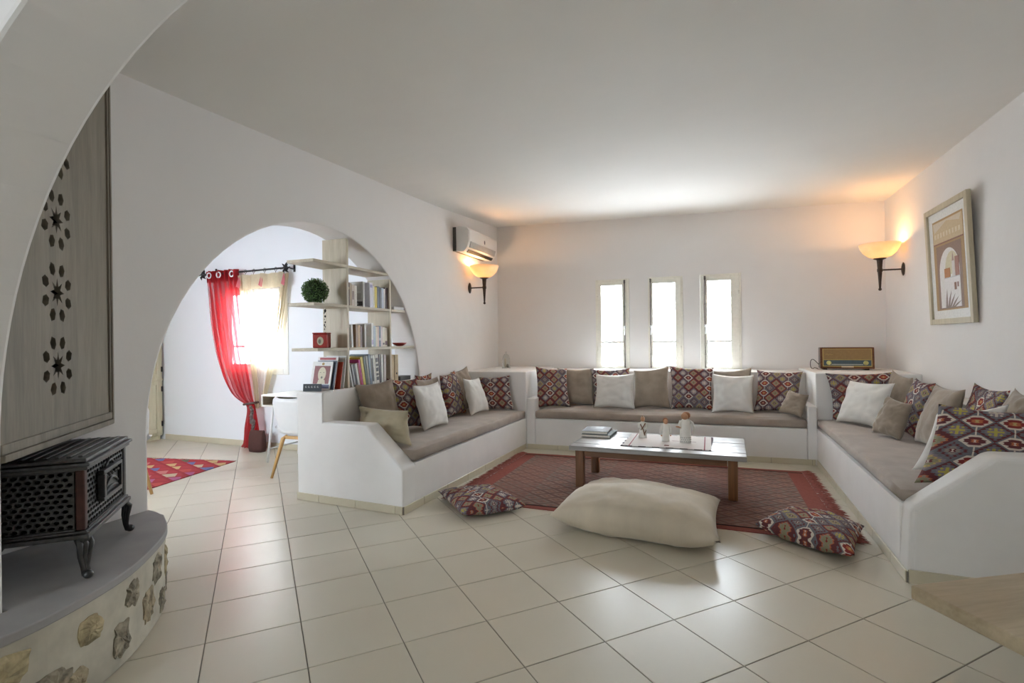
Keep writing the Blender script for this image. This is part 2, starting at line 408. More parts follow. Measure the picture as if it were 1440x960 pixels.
# back wall with three window openings
WIN = [(-1.475, -1.015, 'R', -1.395, -1.110), (-.765, -.317, 'L', -.700, -.415), (-.105, .387, 'L', -.015, .262)]
WZ0, WZ1 = .90, 2.13
mb = MB(); xs = [XW-.28] + [q for a in WIN for q in a[:2]] + [XR+.3]
for i in range(0, len(xs), 2): mb.box((xs[i], YB, 0), (xs[i+1], YB+.32, 3.3))
for a in WIN: mb.box((a[0], YB, 0), (a[1], YB+.32, WZ0)); mb.box((a[0], YB, WZ1), (a[1], YB+.32, 3.3))
struct('wall_back', mb, 'plaster')
struct('wall_right', MB().box((XR, -3.3, 0), (XR+.3, YB+.3, 3.3)), 'plaster')
# wall with the wide arch in front of the camera
ax0, az, ar = -2.31, .922, 1.415
poly = [(XW-.28, 0), (ax0, 0)] + [(ax0+ar-ar*math.cos(PI/2*i/24), az+ar*1.02*math.sin(PI/2*i/24)) for i in range(25)] \
    + [(.45+ar*math.sin(PI/2*i/24)*.98, az+ar*1.02*math.cos(PI/2*i/24)) for i in range(25)] + [(.45+ar*.98, 0), (XR, 0), (XR, 3.3), (XW-.28, 3.3)]
struct('wall_front', MB().prism(poly, .80, 1.08, 1), 'plaster', bevel=.012)
# space behind the camera, with an unseen rear opening added and sized for the light
mb = MB().box((-3.8, -3.3, 0), (-3.5, .8, 3.3)); struct('wall_rear_side', mb, 'plaster')
mb = MB().box((-3.5, -3.3, 0), (-2.4, -3.05, 3.3)).box((-2.08, -3.3, 0), (XR, -3.05, 3.3)).box((-2.4, -3.3, 2.2), (-2.08, -3.05, 3.3)); struct('wall_rear', mb, 'plaster')
struct('ceiling_rear', MB().box((-3.5, -3.05, 2.75), (XR, .8, 3.3)), 'plaster_ceiling')
struct('wall_rear_return', MB().box((-3.5, .8, 0), (XW-.28, 1.08, 3.3)), 'plaster')
# dining room beyond the arch
FW0, FW1 = (-7.5, 5.105), (-3.23, 4.99)
fwy = lambda x: FW0[1]+(FW1[1]-FW0[1])*(x-FW0[0])/(FW1[0]-FW0[0])
DW = (-5.86, -4.84, .95, 2.02)
mb = MB()
def fwbox(x0, x1, z0, z1, t0=0, t1=.28):
    vs = [(x0, fwy(x0)+t0, z0), (x1, fwy(x1)+t0, z0), (x1, fwy(x1)+t1, z0), (x0, fwy(x0)+t1, z0)]
    vs += [(x, y, z1) for x, y, z in vs]
    return vs, [(0, 3, 2, 1), (4, 5, 6, 7), (0, 1, 5, 4), (1, 2, 6, 5), (2, 3, 7, 6), (3, 0, 4, 7)]
for a in ((-7.5, DW[0], 0, 3.3), (DW[1], -3.23, 0, 3.3), (DW[0], DW[1], 0, DW[2]), (DW[0], DW[1], DW[3], 3.3)): mb.add(*fwbox(*a))
struct('wall_dining_back', mb, 'plaster_dining')
struct('wall_dining_left', MB().box((-7.8, .9, 0), (-7.5, 5.4, 3.3)), 'plaster_dining')
mb = MB().box((-7.5, .9, 0), (-5.65, 1.15, 3.3)).box((-4.75, .9, 0), (-3.5, 1.15, 3.3)).box((-5.65, .9, 2.0), (-4.75, 1.15, 3.3)).box((-5.65, .9, 0), (-4.75, 1.15, 1.0)).box((-3.5, 1.08, 0), (XW-.28, 1.15, 3.3)); struct('wall_dining_front', mb, 'plaster_dining')  # unseen opening put in and sized to brighten the dining room
struct('ceiling_dining', MB().box((-7.5, 1.15, 2.95), (XW-.28, 5.3, 3.3)), 'plaster_dining')

# ------------------------------------------------------------------ tiled floor
fl = struct('floor', MB().box((-7.8, -3.3, -.12), (XR+.3, YB+.3, -.0035)), 'grout')
S = 1.30/3.34393; TH = .36+.45126; TC = (.57483, -11.7921)
ct, st = math.cos(TH), math.sin(TH)
def tw(u, v): u -= TC[0]; v -= TC[1]; return (S*(ct*u-st*v), S*(st*u+ct*v))
tm = bpy.data.meshes.new('tile'); h = S/2-.0022
mbt = MB(); b_ = .0016
mbt.v = [(-h, -h, -.008), (h, -h, -.008), (h, h, -.008), (-h, h, -.008), (-h, -h, -b_), (h, -h, -b_), (h, h, -b_), (-h, h, -b_), (-h+b_, -h+b_, 0), (h-b_, -h+b_, 0), (h-b_, h-b_, 0), (-h+b_, h-b_, 0)]
mbt.f = [(0, 1, 5, 4), (1, 2, 6, 5), (2, 3, 7, 6), (3, 0, 4, 7), (4, 5, 9, 8), (5, 6, 10, 9), (6, 7, 11, 10), (7, 4, 8, 11), (8, 9, 10, 11)]
tm.from_pydata(mbt.v, [], mbt.f); tm.materials.append(MATS['floor_tile'])
tiles = []
for i in range(-40, 41):
    for j in range(-40, 41):
        x, y = tw(i+.5, j+.5)
        living = -3.3 < x < XR and -3.0 < y < 6.3
        dining = -7.5 < x <= -3.3 and 1.1 < y < 5.25
        if not (living or dining): continue
        if (x > 1.25 and y > 3.6) or (x < -2.45 and 3.75 < y and x > -3.3): continue
        sx, sy, z = project((x, y, 0))
        vis = sx is not None and -160 < sx < 1600 and sy < 1080 and not (x < -3.3 and sx > 460) and not (x < -2.5 and y < 1.7)
        tiles.append((vis, -z if vis else -1e3, x, y))
tiles.sort(key=lambda t: (t[0], t[1]), reverse=True)
rest = MB()
for k, (vis, z, x, y) in enumerate(tiles):
    dz = rnd.uniform(-.0006, 0)
    if k < 296 and vis:
        o = bpy.data.objects.new('tile', tm); C.objects.link(o); o.parent = fl; o.location = (x, y, dz)
        o.rotation_euler = (rnd.uniform(-.0015, .0015), rnd.uniform(-.0015, .0015), TH)
    else:
        M_ = Matrix.Translation((x, y, dz)) @ Matrix.Rotation(TH, 4, 'Z')
        rest.add([M_ @ Vector(p) for p in mbt.v], mbt.f)
tag(rest.obj('tile_field', 'floor_tile', fl), kind='stuff')

# baseboards of short tiles
def baseboard(name, p, q, first=0.0, hgt=.062, t=.012, ln=.38):
    p, q = Vector((*p, 0)), Vector((*q, 0)); L = (q-p).length; d = (q-p)/L; nrm = Vector((d.y, -d.x, 0))
    def slab(a, e, t0, t1, z0, z1):
        vs = [p+d*a+nrm*t0, p+d*e+nrm*t0, p+d*e+nrm*t1, p+d*a+nrm*t1]
        vs = [v_+Vector((0, 0, z0)) for v_ in vs]+[v_+Vector((0, 0, z1)) for v_ in vs]
        return MB().add(vs, [(0, 3, 2, 1), (4, 5, 6, 7), (0, 1, 5, 4), (1, 2, 6, 5), (2, 3, 7, 6), (3, 0, 4, 7)])
    root = struct(name, slab(0, L, .001, t*.6, .0, hgt-.003), 'grout')
    a = -first
    while a < L:
        s0, s1 = max(0, a)+.0015, min(L, a+ln)-.0015
        if s1-s0 > .01: slab(s0, s1, .0015, t, .001, hgt).obj('tile', 'base_tile', root, bevel=.002, seg=1)
        a += ln
    return root

# ------------------------------------------------------------------ windows
def build_window(n, x0, x1, side, g0, g1):
    root = thing('window_%d' % n, None, None, ((x0+x1)/2, YB, WZ0)); root['kind'] = 'structure'
    y0, y1 = YB-.012, YB+.05
    f = MB(); t = .028
    f.box((x0+.001, y0, WZ0), (x0+t, y1, WZ1)).box((x1-t, y0, WZ0), (x1-.001, y1, WZ1)).box((x0+t, y0, WZ1-t), (x1-t, y1, WZ1)).box((x0+t, y0, WZ0), (x1-t, y1, WZ0+t*.6))
    f.obj('frame', 'frame_cream', root, bevel=.004)
    s = MB(); a0, a1 = x0+t-.006, x1-t+.006; zb, zt = WZ0+.012, WZ1-t+.006; gz0, gz1 = .945, 2.045
    s.box((a0, YB-.016, zb), (g0, YB+.035, zt)).box((g1, YB-.016, zb), (a1, YB+.035, zt)).box((g0, YB-.016, gz1), (g1, YB+.035, zt)).box((g0, YB-.016, zb), (g1, YB+.035, gz0))
    s.obj('sash', 'frame_cream', root, bevel=.004)
    MB().box((g0, YB-.004, 1.250), (g1, YB+.030, 1.282)).obj('glazing_bar', 'white_paint', root)
    MB().box((g0-.004, YB+.013, gz0-.004), (g1+.004, YB+.018, 1.2495)).obj('pane', 'window_glass', root)
    MB().box((g0-.004, YB+.013, 1.2825), (g1+.004, YB+.018, gz1+.004)).obj('pane', 'window_glass', root)
    rx = (g1+.035) if side == 'R' else (g0-.03)
    r = MB().sweep([(rx, YB-.028, .93), (rx, YB-.028, 2.10)], .0075, 8)
    for z in (2.10, 2.075, 1.75, 1.10, .93): r.ball((rx, YB-.028, z), .014 if z > 2 else .011, 6)
    r.obj('bolt_rod', 'steel_rod', root, smooth=True)
    hd = MB().sweep([(rx, YB-.03, 1.47), (rx+.008, YB-.06, 1.44), (rx, YB-.055, 1.36)], [.011, .009, .007], 8).ball((rx, YB-.025, 1.47), .019, 6)
    hd.obj('handle', 'white_metal', root, smooth=True)
    hg = MB()
    hx = (x0+t) if side == 'R' else (x1-t)
    for z in (1.15, 1.85): hg.sweep([(hx, YB-.014, z), (hx, YB-.014, z+.06)], .006, 8)
    hg.obj('hinge', 'frame_cream', root, smooth=True)
for i, (x0, x1, sd, g0, g1) in enumerate(WIN): build_window(i+1, x0, x1, sd, g0, g1)
# dining window
root = thing('window_4', None, None, (-5.35, fwy(-5.35), .95)); root['kind'] = 'structure'
x0, x1, z0, z1 = DW
f = MB(); t = .05
for a in ((x0-.03, x0+t, z0-.03, z1+.03), (x1-t, x1+.03, z0-.03, z1+.03), (x0+t, x1-t, z1-t, z1+.03), (x0+t, x1-t, z0-.03, z0+t)): f.add(*fwbox(a[0], a[1], a[2], a[3], -.012, .06))
f.obj('frame', 'white_paint', root, bevel=.004)
xm = (x0+x1)/2
for a, e in ((x0+t, xm-.002), (xm+.002, x1-t)):
    s = MB()
    for q in ((a, a+.045, z0+t, z1-t), (e-.045, e, z0+t, z1-t), (a+.045, e-.045, z1-t-.045, z1-t), (a+.045, e-.045, z0+t, z0+t+.05), (a+.045, e-.045, 1.26, 1.285)): s.add(*fwbox(*q, 0, .04))
    s.obj('sash', 'white_paint', root, bevel=.003)
    MB().add(*fwbox(a+.04, e-.04, z0+t+.04, z1-t-.04, .018, .023)).obj('pane', 'window_glass', root)

# ------------------------------------------------------------------ built-in benches
LB0, LB1 = (-2.169, 3.395), (-2.087, 5.96)       # left bench front edge
fx = lambda y: LB0[0]+(LB1[0]-LB0[0])*(y-LB0[1])/(LB1[1]-LB0[1])
lb = thing('built_in_bench', 'white masonry bench with sloped arm along the arched wall', 'bench', (-2.6, 4.7, 0), 0, 'built-in masonry benches')
face = lambda p: 3.463+(3.395-3.463)*(p[0]+3.234)/(-2.169+3.234)
prof = [(-3.234, 0), (-2.169, 0), (-2.166, .338), (-2.508, .655), (-2.95, .655), (-2.95, .897), (-3.234, .897)]
MB().prism(prof, face, 3.57, 1).obj('arm', 'bench_plaster', lb, bevel=.014, seg=3, skip=lambda p: p.y > 3.569)
MB().prism([(-3.234, 0), (-2.95, 0), (-2.95, .905), (-3.234, .897)], 3.57, 4.968, 1).obj('parapet', 'bench_plaster', lb, bevel=.014, seg=3, skip=lambda p: p.y < 3.571 or p.y > 4.96)
MB().add([(-2.949, 3.57, 0), (-2.1678, 3.57, 0), (fx(5.99), 5.99, 0), (-2.949, 5.99, 0), (-2.949, 3.57, .352), (-2.1678, 3.57, .352), (fx(5.99), 5.99, .362), (-2.949, 5.99, .362)],
    [(0, 3, 2, 1), (4, 5, 6, 7), (0, 1, 5, 4), (1, 2, 6, 5), (2, 3, 7, 6), (3, 0, 4, 7)]).obj('base', 'bench_plaster', lb, bevel=.014, seg=3, skip=lambda p: p.y < 3.571 or p.y > 5.98)
BY0, BY1 = 5.99, 6.06                              # back bench front edge
by = lambda x: BY0+(BY1-BY0)*(x+2.087)/(1.018+2.087)
bbn = thing('built_in_bench', 'long white masonry bench under the three narrow windows', 'bench', (-.5, 6.5, 0), 0, 'built-in masonry benches')
def yprism(x0, x1, z0, z1, yback, dy=0):
    vs = [(x0, by(x0)+dy, z0), (x1, by(x1)+dy, z0), (x1, yback, z0), (x0, yback, z0)]; vs += [(x, y, z1) for x, y, z in vs]
    return MB().add(vs, [(0, 3, 2, 1), (4, 5, 6, 7), (0, 1, 5, 4), (1, 2, 6, 5), (2, 3, 7, 6), (3, 0, 4, 7)])
yprism(-1.968, .930, 0, .366, 6.72).obj('base', 'bench_plaster', bbn, bevel=.012)
yprism(-2.080, -1.969, 0, .605, 6.72).obj('arm', 'bench_plaster', bbn, bevel=.012)
yprism(.931, 1.020, 0, .597, 6.72).obj('arm', 'bench_plaster', bbn, bevel=.012)
MB().box((-2.08, 6.721, 0), (1.02, YB-.001, .905)).obj('backrest', 'bench_plaster', bbn, bevel=.012)
MB().box((XW+.001, 5.992, 0), (-2.081, YB-.001, .925)).obj('corner_block', 'bench_plaster', bbn, bevel=.012)
MB().box((1.021, 6.14, 0), (XR-.001, YB-.001, .932)).obj('corner_block', 'bench_plaster', bbn, bevel=.012)
RB0, RB1 = (.969, 3.317), (1.018, 6.08)
rx_ = lambda y: RB0[0]+(RB1[0]-RB0[0])*(y-RB0[1])/(RB1[1]-RB0[1])
rb = thing('built_in_bench', 'white masonry bench with sloped arm below the framed picture', 'bench', (1.4, 4.7, 0), 0, 'built-in masonry benches')
prof = [(.969, 0), (XR-.001, 0), (XR-.001, .70), (1.345, .692), (.985, .392)]
MB().prism(prof, lambda p: 3.317-(p[0]-.969)*.035, 3.45, 1).obj('arm', 'bench_plaster', rb, bevel=.03, seg=4, skip=lambda p: p.y > 3.449)
MB().add([(rx_(3.45), 3.45, 0), (XR-.001, 3.45, 0), (XR-.001, 6.139, 0), (rx_(6.139), 6.139, 0), (rx_(3.45), 3.45, .384), (XR-.001, 3.45, .384), (XR-.001, 6.139, .37), (rx_(6.139), 6.139, .37)],
    [(0, 3, 2, 1), (4, 5, 6, 7), (0, 1, 5, 4), (1, 2, 6, 5), (2, 3, 7, 6), (3, 0, 4, 7)]).obj('base', 'bench_plaster', rb, bevel=.014, seg=3, skip=lambda p: p.y < 3.451 or p.y > 6.12)
MB().box((1.74, 3.451, .385), (XR-.001, 6.138, .80)).obj('backrest', 'bench_plaster', rb, bevel=.012)
baseboard('baseboard_left_end', (-3.234, 3.463), LB0, .14)
baseboard('baseboard_left', LB0, (fx(5.97), 5.97), .1)
baseboard('baseboard_back', (-2.07, by(-2.07)), (1.0, by(1.0)), .0, .058)
baseboard('baseboard_right', (rx_(6.04), 6.04), RB0, .2)
baseboard('baseboard_right_end', (.969, 3.317), (1.92, 3.284), .0, .072)
baseboard('baseboard_dining', (-7.05, fwy(-7.05)), (-3.26, fwy(-3.26)), .1, .075)

# ------------------------------------------------------------------ seat pads
def pad(name, label, quad, z0, z1, group, ridges):
    """long flat pad over a quadrilateral footprint (counter-clockwise), softly domed with a pleated edge"""
    a, b, c, d = [Vector((*p, 0)) for p in quad]
    na, nb, nz = 60, 16, 5; mb = MB(); mb.uv = []
    def P(s, t): return (a*(1-s)+b*s)*(1-t)+(d*(1-s)+c*s)*t
    top = {}
    rr = .022
    rows = []
    for k in range(nz+1):
        rows.append((z0+(z1-z0)*k/nz))
    idx = {}
    def vert(p, uv): mb.v.append(tuple(p)); mb.uv.append(uv); return len(mb.v)-1
    L, W = (b-a).length, (d-a).length
    for i in range(na+1):
        for j in range(nb+1):
            s, t = i/na, j/nb; p = P(s, t); e = min(s*L, (1-s)*L, t*W, (1-t)*W)
            dz = -rr*max(0, 1-e/.03)**2*.8 + .008*noise.noise(Vector((p.x*3, p.y*3, 1.7))) + .004*noise.noise(Vector((p.x*14, p.y*5, 4)))
            idx[i, j, 1] = vert((p.x, p.y, z1+dz), (p.x, p.y))
            idx[i, j, 0] = vert((p.x, p.y, z0+.002), (p.x, p.y))
    ctr = P(.5, .5)
    for i in range(na):
        for j in range(nb):
            mb.f.append((idx[i, j, 1], idx[i+1, j, 1], idx[i+1, j+1, 1], idx[i, j+1, 1])); mb.f.append((idx[i, j, 0], idx[i, j+1, 0], idx[i+1, j+1, 0], idx[i+1, j, 0]))
    ring = [(i, 0) for i in range(na)] + [(na, j) for j in range(nb)] + [(i, nb) for i in range(na, 0, -1)] + [(0, j) for j in range(nb, 0, -1)]
    prev = [idx[i, j, 1] for i, j in ring]
    for k in range(nz-1, -1, -1):
        cur = []
        for i, j in ring:
            p = P(i/na, j/nb); q = (p-ctr); out = Vector((0, 0, 0))
            if j == 0: out += (a-d).normalized()
            if j == nb: out += (d-a).normalized()
            if i == 0: out += (a-b).normalized()
            if i == na: out += (b-a).normalized()
            bul = .012*math.sin(PI*(k+.3)/nz) + ridges*.010*noise.noise(Vector((p.x*16+k*.7, p.y*16-k*.4, 9)))
            v_ = p+out*bul
            cur.append(idx[i, j, 0] if k == 0 else vert((v_.x, v_.y, z0+(z1-z0)*k/nz), (p.x+p.y, z0+k*.02)))
        n = len(ring)
        for m_ in range(n): mb.f.append((prev[m_], cur[m_], cur[(m_+1) % n], prev[(m_+1) % n]))
        prev = cur
    mb.mi = [0]*len(mb.f)
    return tag(mb.obj(name, 'taupe_seat', smooth=True), label, 'seat pad', group)
pad('seat_pad', 'long taupe seat pad on the bench along the arched wall', [(-2.935, 3.585), (fx(3.585)-.012, 3.585), (fx(5.97)-.014, 5.97), (-2.935, 5.97)], .366, .470, 'taupe bench seat pads', 1)
pad('seat_pad', 'long taupe seat pad on the bench under the narrow windows', [(-1.955, by(-1.955)+.012), (.918, by(.918)+.012), (.918, 6.705), (-1.955, 6.705)], .370, .470, 'taupe bench seat pads', 1)
pad('seat_pad', 'long taupe seat pad on the bench below the framed picture', [(rx_(3.47)+.014, 3.465), (1.73, 3.465), (1.73, 6.12), (rx_(6.1)+.014, 6.12)], .390, .470, 'taupe bench seat pads', 1)

# ------------------------------------------------------------------ cushions
def cushion(label, quad, th, mat, group, seed, name='cushion', pinch=.10, wr=1.6, facing=1, floor=None, cover=None):
    """quad: bottom-left, bottom-right, top-right, top-left corner in metres"""
    q = [Vector(p) for p in quad]; n = 22; mb = MB(); mb.uv = []
    c = (q[0]+q[1]+q[2]+q[3])/4
    nrm = ((q[1]-q[0]).cross(q[3]-q[0])).normalized()
    W = ((q[1]-q[0]).length+(q[2]-q[3]).length)/2; H = ((q[3]-q[0]).length+(q[2]-q[1]).length)/2
    so = Vector((seed*3.17, seed*1.31, seed*.7)); ou, ov = rnd.random()*3, rnd.random()*3
    g = {}
    for sd in (1, -1):
        for i in range(n+1):
            for j in range(n+1):
                u, v = -1+2*i/n, -1+2*j/n
                u = math.copysign(abs(u)**.8, u) if u else 0; v = math.copysign(abs(v)**.8, v) if v else 0
                if sd == -1 and (i in (0, n) or j in (0, n)): g[i, j, -1] = g[i, j, 1]; continue
                uu, vv = u*(1-pinch*(1-v*v)), v*(1-pinch*(1-u*u))
                s, t = (uu+1)/2, (vv+1)/2
                p = (q[0]*(1-s)+q[1]*s)*(1-t)+(q[3]*(1-s)+q[2]*s)*t
                k = max(0, (1-u*u)*(1-v*v)); h = th*(k**.40)*(1-.16*v)
                r_ = Vector((u*2.3, v*2.3, sd*1.3))+so
                wv = noise.noise(r_)*.18*th*k**.3 + wr*.007*noise.noise(Vector((u*5+v*2, v*6-u*3, 2))+so)*min(1, k*4)
                fold = wr*.006*math.sin(9*math.atan2(v, u)+seed)*max(0, (u*u+v*v-.5))*min(1, k*6)
                p = p+nrm*(sd*h+wv+fold)
                if floor is not None and p.z < floor: p.z = floor
                g[i, j, sd] = len(mb.v); mb.v.append(tuple(p)); mb.uv.append((ou+s*W, ov+t*H))
    for sd in (1, -1):
        for i in range(n):
            for j in range(n): mb.f.append((g[i, j, sd], g[i+1, j, sd], g[i+1, j+1, sd], g[i, j+1, sd]))
    mb.mi = [0]*len(mb.f)
    return tag(mb.obj(name, mat, smooth=True), label, 'cushion', group)
KG, TG, WG = 'kilim patterned bench cushions', 'taupe bench cushions', 'white linen bench cushions'
CUSH = [
 # back bench, from the arched wall to the radio
 ('kilim cushion propped in the left corner of the window bench', [(-2.0, 6.13, .475), (-1.614, 6.303, .475), (-1.683, 6.42, .945), (-2.04, 6.25, .976)], .06, 'kilim', KG),
 ('taupe cushion half behind the corner kilim cushion on the window bench', [(-1.80, 6.48, .475), (-1.36, 6.54, .475), (-1.388, 6.66, .943), (-1.86, 6.60, .943)], .06, 'taupe', TG),
 ('kilim cushion mostly hidden behind a white one under the first window', [(-1.363, 6.50, .475), (-.909, 6.56, .475), (-.936, 6.67, .944), (-1.424, 6.61, .93)], .055, 'kilim', KG),
 ('white cushion standing under the first window from the arched wall', [(-1.332, 6.34, .475), (-.82, 6.27, .475), (-.836, 6.37, .895), (-1.318, 6.43, .877)], .055, 'linen', WG),
 ('taupe cushion between the white and the kilim cushions under the middle window', [(-.865, 6.40, .475), (-.435, 6.46, .475), (-.458, 6.60, .979), (-.87, 6.54, .923)], .06, 'taupe', TG),
 ('kilim cushion standing between the middle and the third window', [(-.427, 6.436, .475), (.035, 6.433, .475), (.045, 6.581, .957), (-.456, 6.59, .979)], .06, 'kilim', KG),
 ('taupe cushion behind the white one under the third window', [(.035, 6.48, .475), (.453, 6.47, .475), (.453, 6.59, .965), (.041, 6.60, .926)], .05, 'taupe', TG),
 ('white cushion standing under the third window from the arched wall', [(.015, 6.273, .475), (.454, 6.277, .475), (.458, 6.365, .888), (.028, 6.363, .9)], .055, 'linen', WG),
 ('kilim cushion with a small taupe cushion leaning on it near the radio', [(.462, 6.489, .475), (.901, 6.40, .475), (.96, 6.51, .925), (.51, 6.613, .934)], .06, 'kilim', KG),
 ('small crumpled taupe cushion tilted in the right corner of the window bench', [(.681, 6.235, .50), (.875, 6.065, .478), (.96, 6.15, .704), (.798, 6.295, .741)], .06, 'taupe', TG),
 # left bench, from the near arm to the corner
 ('large taupe cushion leaning on the low wall beside the near left arm', [(-2.74, 3.80, .475), (-2.66, 4.17, .475), (-2.79, 4.21, .965), (-2.965, 3.87, .93)], .06, 'taupe', TG),
 ('small khaki cushion standing behind the sloped arm of the left bench', [(-2.80, 3.714, .475), (-2.21, 3.603, .475), (-2.335, 3.753, .735), (-2.897, 3.838, .748)], .06, 'khaki', TG),
 ('kilim cushion between the large taupe and the nearer white left cushion', [(-2.735, 4.20, .475), (-2.625, 4.46, .475), (-2.73, 4.55, .94), (-2.86, 4.22, .96)], .055, 'kilim', KG),
 ('taupe cushion peeking out behind the nearer white cushion on the left bench', [(-2.76, 4.60, .475), (-2.70, 5.08, .475), (-2.80, 5.10, .92), (-2.845, 4.70, .917)], .045, 'taupe', TG),
 ('kilim cushion almost hidden flat against the arched wall behind a taupe one', [(-2.915, 4.83, .475), (-2.915, 5.19, .475), (-2.925, 5.19, .955), (-2.925, 4.83, .95)], .016, 'kilim', KG),
 ('nearer of the two white cushions on the bench by the arch', [(-2.467, 4.234, .475), (-2.457, 4.688, .475), (-2.564, 4.681, .902), (-2.574, 4.203, .902)], .06, 'linen', WG),
 ('kilim cushion between the two white cushions on the left bench', [(-2.643, 5.036, .475), (-2.62, 5.45, .475), (-2.745, 5.40, .971), (-2.741, 5.036, .934)], .055, 'kilim', KG),
 ('taupe cushion behind the farther white cushion on the left bench', [(-2.72, 5.50, .475), (-2.66, 5.88, .475), (-2.80, 5.85, 1.00), (-2.85, 5.50, .945)], .05, 'taupe', TG),
 ('farther of the two white cushions on the bench by the arch', [(-2.478, 5.277, .475), (-2.446, 5.70, .475), (-2.55, 5.64, .873), (-2.58, 5.284, .887)], .055, 'linen', WG),
 ('kilim cushion at the far end of the bench by the arch', [(-2.56, 5.76, .475), (-2.19, 5.86, .475), (-2.27, 5.93, .885), (-2.64, 5.86, .862)], .05, 'kilim', KG),
 # right bench, from the radio to the near arm
 ('kilim cushion against the corner block under the radio', [(1.14, 6.0, .475), (1.64, 6.0, .475), (1.69, 6.10, .955), (1.10, 6.10, .935)], .05, 'kilim', KG),
 ('white cushion in front of the kilim cushion below the radio', [(1.15, 5.91, .475), (1.42, 5.50, .475), (1.55, 5.58, .882), (1.285, 5.97, .876)], .06, 'linen', WG),
 ('taupe cushion in the far corner between the radio and the picture wall', [(1.50, 5.83, .475), (1.636, 5.54, .475), (1.703, 5.647, .928), (1.62, 5.90, .983)], .05, 'taupe', TG),
 ('small taupe cushion in front of the kilim one on the right bench', [(1.28, 5.216, .49), (1.404, 4.964, .475), (1.513, 5.038, .758), (1.411, 5.27, .80)], .06, 'taupe', TG),
 ('kilim cushion behind the small taupe one on the right bench', [(1.52, 5.435, .475), (1.53, 5.031, .475), (1.68, 5.072, .925), (1.66, 5.432, .942)], .05, 'kilim', KG),
 ('large taupe cushion between two kilim ones on the right bench', [(1.50, 4.95, .475), (1.49, 4.42, .475), (1.64, 4.45, .931), (1.65, 4.973, .926)], .06, 'taupe', TG),
 ('kilim cushion standing up behind the big kilim one by the right arm', [(1.56, 4.42, .475), (1.56, 4.02, .475), (1.70, 4.02, .965), (1.72, 4.53, .972)], .045, 'kilim', KG),
 ('taupe cushion behind the big kilim one, nearest on the right bench', [(1.55, 4.00, .475), (1.55, 3.72, .475), (1.69, 3.68, .965), (1.70, 3.97, .985)], .06, 'taupe', TG),
 ('white cushion peeking out from behind the big kilim cushion', [(1.165, 3.90, .475), (1.50, 3.70, .475), (1.60, 3.80, .905), (1.32, 3.98, .82)], .05, 'linen', WG),
 ('big kilim cushion leaning over the sloped arm of the right bench', [(1.075, 3.565, .472), (1.66, 3.505, .475), (1.70, 3.62, .885), (1.245, 3.725, .905)], .065, 'kilim_large', KG),
]
for i, (lab, quad, th, mat, grp) in enumerate(CUSH): cushion(lab, quad, th*1.2, mat, grp, i+1)
def floor_cushion(label, corners, th, mat, seed, pinch, sag, grp):
    q = [(x, y, th*sag) for x, y in corners]
    return cushion(label, q, th, mat, grp, seed, 'floor_cushion', pinch, 1.3 if th < .12 else 1.7, floor=.004)
floor_cushion('big plump sand coloured cushion lying on the tiles before the table', [(-1.03, 3.42), (.05, 3.26), (.065, 4.13), (-.95, 4.27)], .155, 'sand', 51, .055, .75, 'floor cushions')
floor_cushion('kilim floor cushion beside the near end of the left bench', [(-1.68, 3.40), (-1.30, 3.74), (-1.78, 4.16), (-2.13, 3.86)], .07, 'kilim', 52, .05, .8, 'kilim floor cushions')
floor_cushion('kilim floor cushion by the foot of the right bench', [(.27, 3.80), (.75, 3.42), (.93, 3.98), (.55, 4.26)], .085, 'kilim', 53, .05, .85, 'kilim floor cushions')

# ------------------------------------------------------------------ rug under the coffee table
rug = thing('rug', 'worn red kilim rug with fringed ends under the coffee table', 'rug', (-.58, 4.78, 0), 0)
mb = MB(); n1, n2 = 30, 18
for k in (0, 1):
    for j in range(n2+1):
        for i in range(n1+1):
            x = -1.40+2.80*i/n1; y = -.94+1.88*j/n2+.008*math.sin(x*5)
            mb.v.append((x, y, .0005 if k == 0 else .006+.002*noise.noise(Vector((x*2, y*2, 0)))))
Nn = (n1+1)*(n2+1); ii = lambda i, j, k: k*Nn+j*(n1+1)+i
for j in range(n2):
    for i in range(n1):
        for k in (0, 1): mb.f.append((ii(i, j, k), ii(i+1, j, k), ii(i+1, j+1, k), ii(i, j+1, k)))
for j in range(n2): mb.f += [(ii(0, j, 0), ii(0, j+1, 0), ii(0, j+1, 1), ii(0, j, 1)), (ii(n1, j, 0), ii(n1, j+1, 0), ii(n1, j+1, 1), ii(n1, j, 1))]
for i in range(n1): mb.f += [(ii(i, 0, 0), ii(i+1, 0, 0), ii(i+1, 0, 1), ii(i, 0, 1)), (ii(i, n2, 0), ii(i+1, n2, 0), ii(i+1, n2, 1), ii(i, n2, 1))]
mb.mi = [0]*len(mb.f); mb.obj('weave', 'rug_weave', rug, local=True)
def fringe(parent, mat, xe, sgn, y0, y1, count, ln, local=True):
    mb = MB(); r_ = random.Random(5)
    for i in range(count):
        y = y0+(y1-y0)*(i+r_.random())/count; l = ln*r_.uniform(.7, 1.15); dy = r_.uniform(-.05, .05); wv = r_.uniform(.004, .009)
        z = r_.uniform(.004, .012)
        mb.add([(xe, y-wv, z), (xe, y+wv, z), (xe+sgn*l*.5, y+dy*.4+wv, z+r_.uniform(0, .008)), (xe+sgn*l*.5, y+dy*.4-wv, z), (xe+sgn*l, y+dy, .003)], [(0, 1, 2, 3), (3, 2, 4)])
    return tag(mb.obj('fringe', mat, parent, local=local), kind='stuff')
fringe(rug, 'rug_fringe', -1.40, -1, -.94, .94, 420, .11); fringe(rug, 'rug_fringe', 1.40, 1, -.94, .94, 420, .11)

